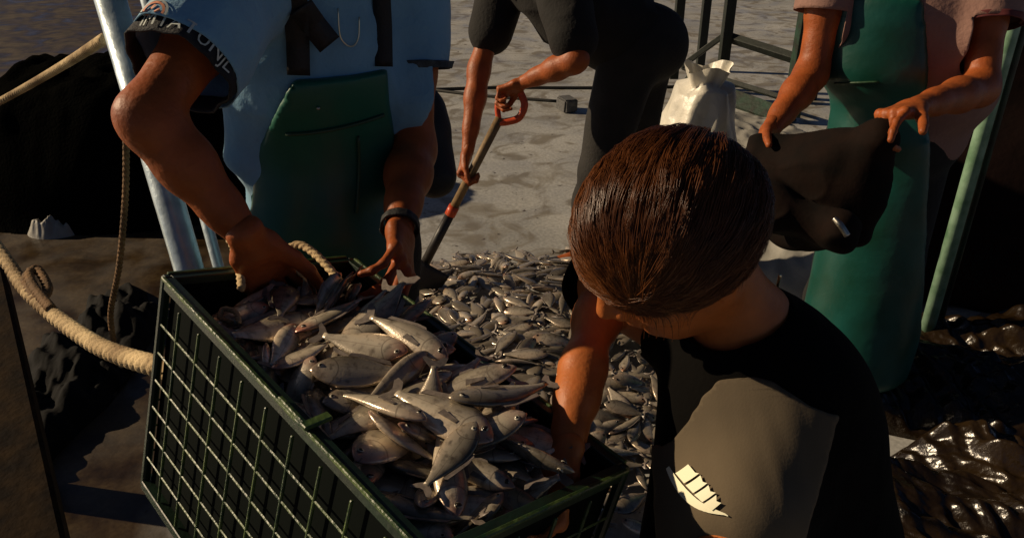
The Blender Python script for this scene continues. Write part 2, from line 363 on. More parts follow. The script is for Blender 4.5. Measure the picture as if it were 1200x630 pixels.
def hand_prims(wr, d, pn, side, s=1.0, curl=(35, 45, 30), spread=6, thumb=(20, 20), thumb_out=42, curls=None):
    """wr wrist, d finger direction, pn the way the palm faces, side=+1/-1 thumb side = side * d x pn"""
    d = nrm(d); pn = nrm(Vector(pn) - d * d.dot(Vector(pn))); sv = d.cross(pn) * side
    P = []
    offs = (.031, .0105, -.0105, -.030); ml = (.090, .094, .089, .080); rk = (.0115, .0115, .011, .010)
    fl = ((.043, .026, .021), (.048, .030, .022), (.044, .028, .021), (.035, .021, .019)); fr = (.0088, .009, .0086, .0076)
    P.append(C(wr - d * .02 * s, wr + d * .02 * s, .021 * s, .021 * s, .015, w=1.25, s=tuple(sv)))
    P.append(C(wr + d * .02 * s, wr + d * .07 * s, .0155 * s, .014 * s, .015, w=2.3, s=tuple(sv)))
    for i in range(4):
        kn = wr + d * ml[i] * s + sv * offs[i] * s
        P.append(C(wr + sv * offs[i] * .45 * s + d * .02 * s, kn, .013 * s, rk[i] * s, .010))
        P.append(E(kn - pn * .004 * s, (.011 * s,) * 3, None, .006))
        cc = curls[i] if curls else curl
        a = 0; p = kn; sp = math.radians(spread * (1.5 - i)); r0 = fr[i] * s
        dd = (d * math.cos(sp) + sv * math.sin(sp)).normalized()
        for j in range(3):
            a += math.radians(cc[j] + (i - 1.5) * 2.5); q = (dd * math.cos(a) + pn * math.sin(a)).normalized(); e = p + q * fl[i][j] * s
            P.append(C(p, e, r0 * (1 - .07 * j), r0 * (1 - .07 * (j + 1)), .003))
            if j < 2: P.append(E(e, (r0 * 1.02,) * 3, None, .003))
            p = e
    b = wr + d * .028 * s + sv * .022 * s + pn * .006 * s; a = math.radians(thumb_out)
    td = (d * math.cos(a) + sv * math.sin(a) + pn * .25).normalized()
    m = b + td * .044 * s; P.append(C(wr + d * .012 * s + sv * .012 * s, m, .017 * s, .0125 * s, .012))
    t1 = (td * math.cos(R(thumb[0])) + (pn * .5 + d * .5 - sv * .2).normalized() * math.sin(R(thumb[0]))).normalized()
    m2 = m + t1 * .033 * s; P.append(C(m, m2, .0118 * s, .0105 * s, .004))
    t2 = (t1 * math.cos(R(thumb[1])) + (pn * .4 + d * .6 - sv * .4).normalized() * math.sin(R(thumb[1]))).normalized()
    P.append(C(m2, m2 + t2 * .026 * s, .0105 * s, .0085 * s, .003))
    return P
def arm_prims(sh, el, wr, s=1.0, bulk=1.0):
    sh, el, wr = Vector(sh), Vector(el), Vector(wr); u = el - sh; f = wr - el; b = bulk * s
    P = [E(sh, (.062 * b, .062 * b, .06 * b), None, .03),
         C(sh, sh + u * .5, .052 * b, .050 * b, .02), C(sh + u * .45, el, .048 * b, .039 * b, .02),
         C(el - u.normalized() * .01, el + f * .08, .039 * b, .041 * b, .02),
         C(el + f * .05, el + f * .38, .042 * b, .041 * b, .02), C(el + f * .35, el + f * .75, .042 * b, .031 * b, .02),
         C(el + f * .7, wr, .031 * b, .0245 * b, .015)]
    bow = (u.normalized() - f.normalized()); 
    P.append(E(el + bow.normalized() * .020 * b, (.017 * b,) * 3, None, .025))
    return P
def head_prims(c, f, l, s=1.0, female=False):
    """c centre of head, f face direction, l its left; head is 0.225 high at s=1"""
    f, l, u = basis(f, l); Rm = [tuple(f), tuple(l), tuple(u)]
    def p(a, b, cc): return Vector(c) + f * a * s + l * b * s + u * cc * s
    P = [E(p(-.012, 0, .030), (.098 * s, .077 * s, .088 * s), Rm, .02),
         E(p(.022, 0, -.030), (.068 * s, .062 * s, .075 * s), Rm, .03),
         C(p(.045, .018, -.088), p(.045, -.018, -.088), .026 * s, .026 * s, .025),
         C(p(-.01, .052, -.055), p(.04, .022, -.088), .022 * s, .022 * s, .025), C(p(-.01, -.052, -.055), p(.04, -.022, -.088), .022 * s, .022 * s, .025),
         C(p(.076, .035, .018), p(.086, .0, .014), .012 * s, .012 * s, .02), C(p(.076, -.035, .018), p(.086, .0, .014), .012 * s, .012 * s, .02),
         E(p(.052, .045, -.028), (.025 * s,) * 3, Rm, .025), E(p(.052, -.045, -.028), (.025 * s,) * 3, Rm, .025),
         E(p(.092, .031, -.002), (.016 * s, .018 * s, .012 * s), Rm, .012, neg=True), E(p(.092, -.031, -.002), (.016 * s, .018 * s, .012 * s), Rm, .012, neg=True),
         E(p(.073, .031, -.003), (.0135 * s,) * 3, Rm, .003), E(p(.073, -.031, -.003), (.0135 * s,) * 3, Rm, .003),
         C(p(.088, 0, .004), p(.106, 0, -.030), .0085 * s, .012 * s, .012),
         E(p(.094, .013, -.036), (.010 * s,) * 3, Rm, .008), E(p(.094, -.013, -.036), (.010 * s,) * 3, Rm, .008),
         C(p(.084, .018, -.062), p(.090, 0, -.058), .0065 * s, .008 * s, .005), C(p(.084, -.018, -.062), p(.090, 0, -.058), .0065 * s, .008 * s, .005),
         C(p(.082, .016, -.070), p(.087, 0, -.072), .0065 * s, .0085 * s, .004), C(p(.082, -.016, -.070), p(.087, 0, -.072), .0065 * s, .0085 * s, .004),
         E(p(.066, 0, -.100), (.018 * s,) * 3, Rm, .02)]
    for sg in (1, -1):
        o = p(-.012, .078 * sg, -.012)
        Re = [tuple((f * .9 - l * sg * .35).normalized()), tuple((l * sg * .9 + f * .35).normalized()), tuple(u)]
        P.append(E(o, (.019 * s, .008 * s, .033 * s), Re, .004))
        P.append(E(o + l * sg * .008 * s + f * .003 * s, (.011 * s, .006 * s, .020 * s), Re, .003, neg=True))
        P.append(C(o - u * .028 * s, o - u * .030 * s + f * .003 * s, .007 * s, .007 * s, .004))
    return P
def torso_prims(pel, ch, shl, shr, neck, s=1.0, wide=1.0, depth=1.0, fd=None):
    pel, ch, shl, shr, neck = map(Vector, (pel, ch, shl, shr, neck)); l = (shl - shr).normalized(); up = (ch - pel).normalized(); f = l.cross(up).normalized() if fd is None else nrm(fd)
    wst = pel.lerp(ch, .45)
    Rm = [tuple(l), tuple(f), tuple(l.cross(f))]
    P = [E(pel, (.165 * s * wide, .115 * s * depth, .12 * s), Rm, .05), E(wst, (.145 * s * wide, .105 * s * depth, .14 * s), Rm, .06),
         E(ch, (.165 * s * wide, .115 * s * depth, .16 * s), Rm, .06),
         C(shl - l * .03, ch.lerp(shl, .3) + up * .06 * s, .055 * s, .08 * s, .05), C(shr + l * .03, ch.lerp(shr, .3) + up * .06 * s, .055 * s, .08 * s, .05),
         C(shl - l * .03 + up * .01, neck, .045 * s, .045 * s, .05), C(shr + l * .03 + up * .01, neck, .045 * s, .045 * s, .05)]
    return P
def leg_prims(hip, kn, an, toe, s=1.0, cl=1.0, foot=True):
    hip, kn, an, toe = map(Vector, (hip, kn, an, toe))
    P = [C(hip, kn, .088 * s * cl, .058 * s * cl, .04), C(kn, kn.lerp(an, .35), .056 * s * cl, .056 * s * cl, .03), C(kn.lerp(an, .35), an, .056 * s * cl, .040 * s * cl, .03)]
    if foot: P.append(C(an, toe, .036 * s, .030 * s, .02))
    return P
def shape(name, prims, h, material, parent, off=0, clips=(), amp=0, scale=20, axis=None, seed=0, stretch=.25, rel=1, fine=0, fine_scale=90, sharp=True):
    P, Q = grow(prims, h, off, clips)
    if rel: P = relax(P, Q, rel)
    if amp: P = folds(P, Q, amp, scale, axis, seed, stretch, sharp)
    if fine: P = P + normals(P, Q) * (fine * vnoise(P, fine_scale, seed + 3))[:, None]
    me = to_mesh(name, [(P, Q)]); o = link(name, me, material)
    if parent is not None: put_world(o, parent)
    return o

# ------------------------------------------------------------------ small mesh helpers
def tube(pts, r, n=10, twist=0, lobes=0, rr=None, sub=8, cap=True, dense=0):
    """smooth tube through points; lobes>0 makes laid rope"""
    pts = [Vector(p) for p in pts]
    if len(pts) > 2:
        q = [pts[0] * 2 - pts[1]] + pts + [pts[-1] * 2 - pts[-2]]; out = []
        for i in range(1, len(q) - 2):
            if dense: sub = max(4, int((q[i + 1] - q[i]).length / dense))
            for j in range(sub):
                t = j / sub; a, b, c, d = q[i - 1], q[i], q[i + 1], q[i + 2]
                out.append(.5 * ((2 * b) + (c - a) * t + (2 * a - 5 * b + 4 * c - d) * t * t + (3 * b - a - 3 * c + d) * t ** 3))
        out.append(pts[-1]); pts = out
    vs = []; fs = []; T0 = None; N = None; s = 0
    for i, p in enumerate(pts):
        T = (pts[min(i + 1, len(pts) - 1)] - pts[max(i - 1, 0)]).normalized()
        if N is None: N = T.orthogonal().normalized()
        else: N = (N - T * N.dot(T)).normalized()
        B = T.cross(N)
        if i: s += (p - pts[i - 1]).length
        ri = r if rr is None else r * rr(i / (len(pts) - 1))
        for k in range(n):
            a = 2 * math.pi * k / n; rad = ri
            if lobes: rad = ri * (.70 + .38 * abs(math.cos(lobes / 2 * (a + twist * s))))
            vs.append(p + (N * math.cos(a) + B * math.sin(a)) * rad)
    for i in range(len(pts) - 1):
        for k in range(n):
            a = i * n + k; b = i * n + (k + 1) % n; fs.append((a, b, b + n, a + n))
    if cap: fs.append(tuple(range(n))[::-1]); fs.append(tuple((len(pts) - 1) * n + k for k in range(n)))
    me = bpy.data.meshes.new('tube'); me.from_pydata(vs, [], fs); return smooth(me)
def bar_mesh(a, b, w, t, side, bev=.0):
    """square bar from a to b"""
    a, b = Vector(a), Vector(b); T = (b - a).normalized(); S = nrm(Vector(side) - T * T.dot(Vector(side))); N = T.cross(S)
    bm = bmesh.new(); vs = []
    for p in (a, b):
        for x, y in ((-1, -1), (1, -1), (1, 1), (-1, 1)): vs.append(bm.verts.new(p + S * x * w / 2 + N * y * t / 2))
    for f in ((3, 2, 1, 0), (4, 5, 6, 7), (0, 1, 5, 4), (1, 2, 6, 5), (2, 3, 7, 6), (3, 0, 4, 7)): bm.faces.new([vs[i] for i in f])
    if bev: bmesh.ops.bevel(bm, geom=bm.edges[:], offset=bev, segments=1, affect='EDGES')
    me = bpy.data.meshes.new('bar'); bm.to_mesh(me); bm.free(); return me
def grid_mesh(nx, ny, fn, closed=False):
    vs = [fn(i / nx, j / ny) for i in range(nx + 1) for j in range(ny + 1)]
    fs = [(i * (ny + 1) + j, (i + 1) * (ny + 1) + j, (i + 1) * (ny + 1) + j + 1, i * (ny + 1) + j + 1) for i in range(nx) for j in range(ny)]
    me = bpy.data.meshes.new('sheet'); me.from_pydata(vs, [], fs); return smooth(me)
def world_parent(me, name, material, parent):
    o = link(name, me, material); put_world(o, parent); return o
def bvh_of(o):
    me = o.data; return BVHTree.FromPolygons([v.co.copy() for v in me.vertices], [tuple(p.vertices) for p in me.polygons])
def decal(name, polys, origin, u, v, bvh, material, parent, lift=.0015, sub=1):
    """flat print laid onto a cloth surface: polys in u,v metres, dropped along the print's normal"""
    bm = bmesh.new(); u = nrm(u); v = nrm(Vector(v) - u * u.dot(Vector(v))); n = u.cross(v)
    for poly in polys:
        vs = [bm.verts.new((x, y, 0)) for x, y in poly]
        bm.faces.new(vs)
    bmesh.ops.triangulate(bm, faces=bm.faces[:])
    for _ in range(sub): bmesh.ops.subdivide_edges(bm, edges=bm.edges[:], cuts=1, use_grid_fill=True)
    bad = []
    for q in bm.verts:
        p = Vector(origin) + u * q.co.x + v * q.co.y
        h = bvh.ray_cast(p + n * .12, -n)
        if h[0] is None: bad.append(q)
        else: q.co = h[0] + (h[1] if h[1].dot(n) > 0 else -h[1]) * lift
    bmesh.ops.delete(bm, geom=bad, context='VERTS')
    me = bpy.data.meshes.new(name); bm.to_mesh(me); bm.free(); smooth(me)
    return world_parent(me, name, material, parent)
CRATE_FISH="""0,125,-190,829,1028,81,-58,3,13;0,145,-85,747,1027,20,21,62,73;0,145,-13,798,1019,75,59,28,12;0,95,-68,680,1022,41,-23,70,-53;0,145,-153,720,1006,59,-60,-24,48;0,145,-192,953,1039,55,68,26,42;0,125,-199,890,1033,9,-13,-80,59;1,140,-143,900,1040,23,20,47,83;0,145,-336,935,1025,34,12,-54,-76;1,140,-158,761,1033,21,20,77,56;1,140,-74,685,1004,36,52,56,54;0,125,-99,618,993,84,53,-1,-14;1,140,10,722,993,29,-11,-23,92;1,140,-62,826,1010,4,18,-59,-79;1,120,-148,819,1026,22,-38,86,-26;0,108,-124,716,1014,48,-82,32,4;1,105,-47,691,990,15,13,42,89;0,125,-43,732,1009,20,1,73,-66;0,125,-168,757,1014,26,21,-66,-68;0,125,-260,976,1030,73,52,27,36;0,95,-54,643,981,79,-60,-10,8;1,120,-308,888,1031,31,-62,62,-35;0,108,40,770,968,80,-59,10,-9;0,95,-281,801,1020,56,-17,64,-51;0,100,-273,866,1031,54,-70,-32,35;0,115,-8,711,979,56,-68,24,-40;1,105,-277,1023,1034,59,18,-7,-78;0,125,-173,803,1007,74,-63,-5,24;0,115,-116,818,1016,34,32,-71,-53;0,125,8,695,945,55,81,-8,19;1,140,-13,808,997,50,61,50,35;0,108,-102,782,1014,29,68,31,60;0,95,-393,965,1033,20,-18,77,-58;0,108,-334,1009,1036,63,42,-41,-50;0,100,-234,773,1016,72,29,-31,-54;0,108,-127,632,975,59,-42,-54,43;0,125,-253,1063,1024,72,20,20,63;1,105,-95,739,1000,68,60,42,-8;1,140,-140,674,976,71,-70,2,6;0,100,-100,691,990,84,52,-2,-15;0,108,-263,950,1016,24,-3,62,-75;1,140,-162,952,1026,42,-19,52,-72;1,120,-50,721,990,12,6,80,59;0,100,-382,1005,1031,45,72,35,40;1,105,-418,999,1031,51,77,29,24;0,115,-248,891,1016,52,62,-53,-23;1,105,-93,664,987,59,40,60,37;0,100,-32,614,974,38,-17,53,-74;1,120,-62,601,958,36,77,40,34;0,125,5,727,961,56,-79,-24,2;1,120,-235,1269,1014,9,-32,75,-58;0,100,-74,862,994,53,72,18,40;1,140,-227,985,1013,57,69,14,43;0,145,-261,773,998,68,-47,38,-42;0,125,-18,803,974,6,-6,43,-90;0,145,-312,816,1001,25,-75,58,17;0,125,-169,703,972,77,-63,-10,1;0,108,-118,927,998,32,-27,66,-63;0,95,-8,663,968,11,8,-80,59;0,108,-178,766,998,69,-67,-12,26;0,95,-102,605,978,11,0,-72,68;0,115,-289,854,1014,31,17,70,63;0,100,-321,1058,1007,65,1,-49,58;0,100,-239,1076,1014,11,-60,-69,40;0,108,-288,1056,1011,57,-70,-22,37;1,120,-352,966,1025,41,29,-56,-66;0,108,-361,885,1013,67,-53,33,-40;0,125,34,686,933,71,64,2,29;0,145,-163,935,1006,60,-52,-46,40;1,140,-85,894,988,5,-7,-70,71;0,145,-225,850,1010,7,2,76,-65;0,115,-82,606,953,85,-25,-28,37;1,140,-149,891,1017,5,5,-49,-87;0,95,41,745,951,54,-51,-52,42;0,125,-413,937,1016,67,-61,24,-36;0,108,-440,929,1019,20,31,87,-32;1,140,-43,771,976,9,-10,-73,67;0,108,-291,1010,1012,57,-80,11,-14;0,115,61,763,945,32,-33,-71,53;0,125,-133,741,978,71,-65,23,-16;1,140,-179,706,992,50,43,62,42;0,100,-106,589,992,19,-20,-65,71;0,95,-288,889,1019,39,-38,49,-68;1,120,-46,699,976,76,-63,14,-6;0,145,-247,1081,982,68,66,-18,-26;0,125,-35,672,956,1,4,-81,58;1,140,-56,641,946,13,-11,57,80;1,140,-66,866,960,62,-39,51,-45;0,95,-330,805,991,84,0,36,-41;0,95,17,768,952,47,-53,59,-40;1,140,-203,831,986,67,-61,-31,27;1,105,-405,1004,1014,42,33,-69,-49;0,115,-222,758,985,63,68,18,32;1,105,-126,730,957,11,4,72,-69;0,125,-183,980,1020,63,69,25,25;1,120,-46,823,972,7,-24,55,-79;0,95,-126,923,983,62,78,0,-11;0,100,-363,1035,1022,64,75,15,11;0,100,-290,1036,994,57,-42,36,-61;1,140,-151,938,967,35,-10,80,-47;0,108,-75,699,960,25,20,-54,-78;1,105,-328,937,1000,67,44,35,48;1,140,-314,994,985,24,-30,-57,72;0,125,-281,848,990,52,52,41,54;1,105,-291,1097,1002,42,-44,62,-50;0,100,-261,1032,1000,36,46,-68,-45;0,115,-154,836,988,30,44,28,80;1,120,-233,855,990,44,-54,48,-53;0,108,-205,733,984,76,26,22,56;0,108,-321,1064,980,41,59,12,69;1,120,13,717,924,73,-32,45,-40;0,145,-15,762,923,67,-29,-51,44;0,108,-162,674,956,52,84,6,15;1,120,-48,841,995,58,-49,-47,44;0,108,-54,861,976,1,-6,-48,-87;0,115,-131,980,971,89,5,20,-41;1,140,-215,895,1001,76,-47,23,-38;0,100,-184,809,993,84,-50,22,3;0,100,-257,1030,985,70,-71,-6,-3;1,140,-21,765,949,37,80,42,22;0,108,-264,753,1011,22,-31,-81,44;1,105,-315,899,1010,7,-35,74,-57;0,115,-93,808,952,50,-49,49,-53;0,125,-91,636,962,33,-32,78,-42;1,120,-322,868,993,72,-61,-28,19;1,140,-95,743,944,28,-37,64,-62;1,105,-49,599,943,58,74,7,34;0,145,-366,913,994,54,-50,-48,48;0,95,-337,972,980,73,-62,10,-25;1,105,-104,794,1000,19,-6,-72,66;1,105,-119,849,996,19,16,62,74;0,95,-208,950,1004,50,38,54,56;1,105,-112,805,985,40,43,59,56;0,108,-194,930,990,52,70,29,41;0,95,-87,818,969,12,-27,74,-60;0,115,-136,866,977,63,-54,36,-42;1,105,-53,804,958,80,-52,-8,28;0,115,-173,991,969,55,73,-29,-30;0,145,-221,956,984,70,64,9,31;0,95,-173,909,976,23,-70,-62,27;0,95,-68,575,978,47,-82,-32,-8;0,125,34,768,933,66,53,-30,-44;0,108,-39,838,944,41,52,51,54;0,100,-64,769,957,1,-23,85,-47;0,115,-115,833,964,36,57,-57,-46;0,125,-138,906,963,4,10,-69,-72;0,125,-193,938,974,57,-33,47,-59;0,95,-267,997,986,0,-18,-74,65;0,100,-367,1014,1009,51,46,-62,-37;0,100,-210,863,981,18,41,-80,-39;0,108,-367,978,1007,7,10,80,59;0,125,-237,1012,970,44,26,-55,-66;0,115,-340,1018,996,38,29,74,47;0,145,-134,942,948,41,-33,-65,55;0,100,-165,857,963,26,-31,-68,62;0,95,38,732,922,36,-17,-61,68;0,108,-77,724,952,75,-46,-33,34;0,100,-225,980,965,90,-2,-39,20;0,95,-75,862,937,54,-36,36,-67;0,95,-52,844,932,51,43,-49,-56;0,145,-116,869,946,42,86,24,20;0,125,-159,775,966,4,-1,72,-69;0,125,-387,875,1015,9,35,89,-27;1,140,-268,1039,967,53,53,-45,-48;0,108,-196,820,969,48,-49,48,-54;0,115,-285,942,980,53,53,55,37;0,100,-389,950,1006,2,-13,-60,79;0,115,-261,864,980,53,-46,-59,40;0,95,-196,1034,944,72,-58,-20,-34;0,100,-326,912,988,43,-20,51,-72;0,145,-202,957,951,57,65,35,36;0,95,-299,1061,966,51,9,-21,83;0,108,-160,817,953,59,-77,-14,20;1,140,-265,894,971,16,-1,-65,-74;0,145,-155,973,935,61,73,-22,-20;1,140,-52,662,937,14,-6,-83,54;0,115,-77,826,927,60,62,43,27;0,100,-220,868,959,66,55,42,30;1,105,-417,988,998,74,62,17,21;1,140,22,734,908,50,-45,59,-46;0,115,-125,753,944,41,-47,61,-48;1,105,-96,881,924,43,-58,57,-40;1,105,-265,1100,947,30,-22,-87,32;1,120,-126,811,938,30,-32,61,-66;0,100,-252,796,971,67,-62,-16,38;0,100,55,708,900,30,36,-63,-62;0,145,-54,801,919,18,-8,60,-78;0,115,26,782,900,73,-62,13,-25;0,115,-224,1020,941,61,-33,43,-57;0,95,-164,778,949,69,59,-35,-24;0,125,-156,903,934,33,55,58,51;0,108,-266,1073,947,59,77,-6,-24;0,95,-8,775,908,43,-32,68,-50;0,100,-163,630,962,88,19,1,-44;1,140,-272,976,956,46,-71,46,-29;0,115,-394,985,986,14,17,-70,-69;0,100,-228,744,966,58,-57,-47,35;0,125,-196,838,948,44,29,-48,-70;1,105,-227,788,961,72,-54,-24,37;0,125,-256,1014,946,54,-32,51,-59;0,125,-330,936,973,4,11,-72,68;1,120,-106,629,944,67,-57,-37,30;0,125,-176,712,954,72,-48,38,-32;0,115,-330,1004,965,63,72,15,22;0,95,-77,879,912,44,-40,-55,59;0,115,-319,1094,954,72,-56,-19,36;0,125,-408,1019,983,18,29,-93,-10;0,100,-136,652,947,68,-58,-38,26;1,140,-28,701,914,80,-38,35,-30;0,100,-384,957,980,79,61,-7,2;0,95,-420,948,990,69,70,11,16;0,115,-186,945,929,66,-74,8,-5;0,145,-290,849,964,84,-46,-3,30;1,105,-194,759,948,53,-83,10,-13;0,145,-299,888,962,55,78,30,7;0,100,-105,846,915,33,-59,52,-53;0,108,-278,791,964,34,54,54,54;0,108,-119,889,914,58,4,-12,-81;0,145,-71,672,922,1,-23,-66,-71;0,115,-81,750,917,34,-27,34,-83;1,105,-237,804,951,67,-52,-36,41;1,140,-155,754,934,59,-77,-14,21;1,120,38,753,884,79,54,-18,-25;0,108,-393,1002,971,5,-27,89,-37;0,100,-295,985,947,83,36,-17,-40;1,140,-68,727,912,56,74,36,14;1,120,12,734,890,65,65,-28,-28;1,120,-125,720,927,24,47,-80,-29;0,145,-204,859,933,64,73,24,0;0,145,-167,974,913,29,34,65,61;1,120,-68,832,901,11,-6,-68,72;1,105,-66,872,896,66,65,-25,-27;1,140,-161,812,926,4,-11,-65,-75;1,140,-316,954,952,75,-65,15,2;0,95,-144,732,929,72,47,38,32;0,125,-285,1081,932,52,-56,50,-40;0,115,-251,1024,928,53,39,-50,-57;0,108,-354,923,963,7,22,78,59;0,108,-310,1054,940,37,-35,-57,64;0,108,-176,915,918,15,-9,-68,71;0,108,-97,618,926,10,16,69,70;0,108,-384,897,974,42,-25,-47,74;0,95,-162,782,927,71,69,12,-7;1,105,49,699,880,24,-37,66,-61;1,105,-29,841,886,30,33,63,64;0,95,-249,885,939,11,0,-69,-71;0,95,-341,1024,950,46,-70,47,-27;0,95,-224,913,930,70,-67,24,-9;0,95,-223,710,949,23,25,68,65"""
NC = 129
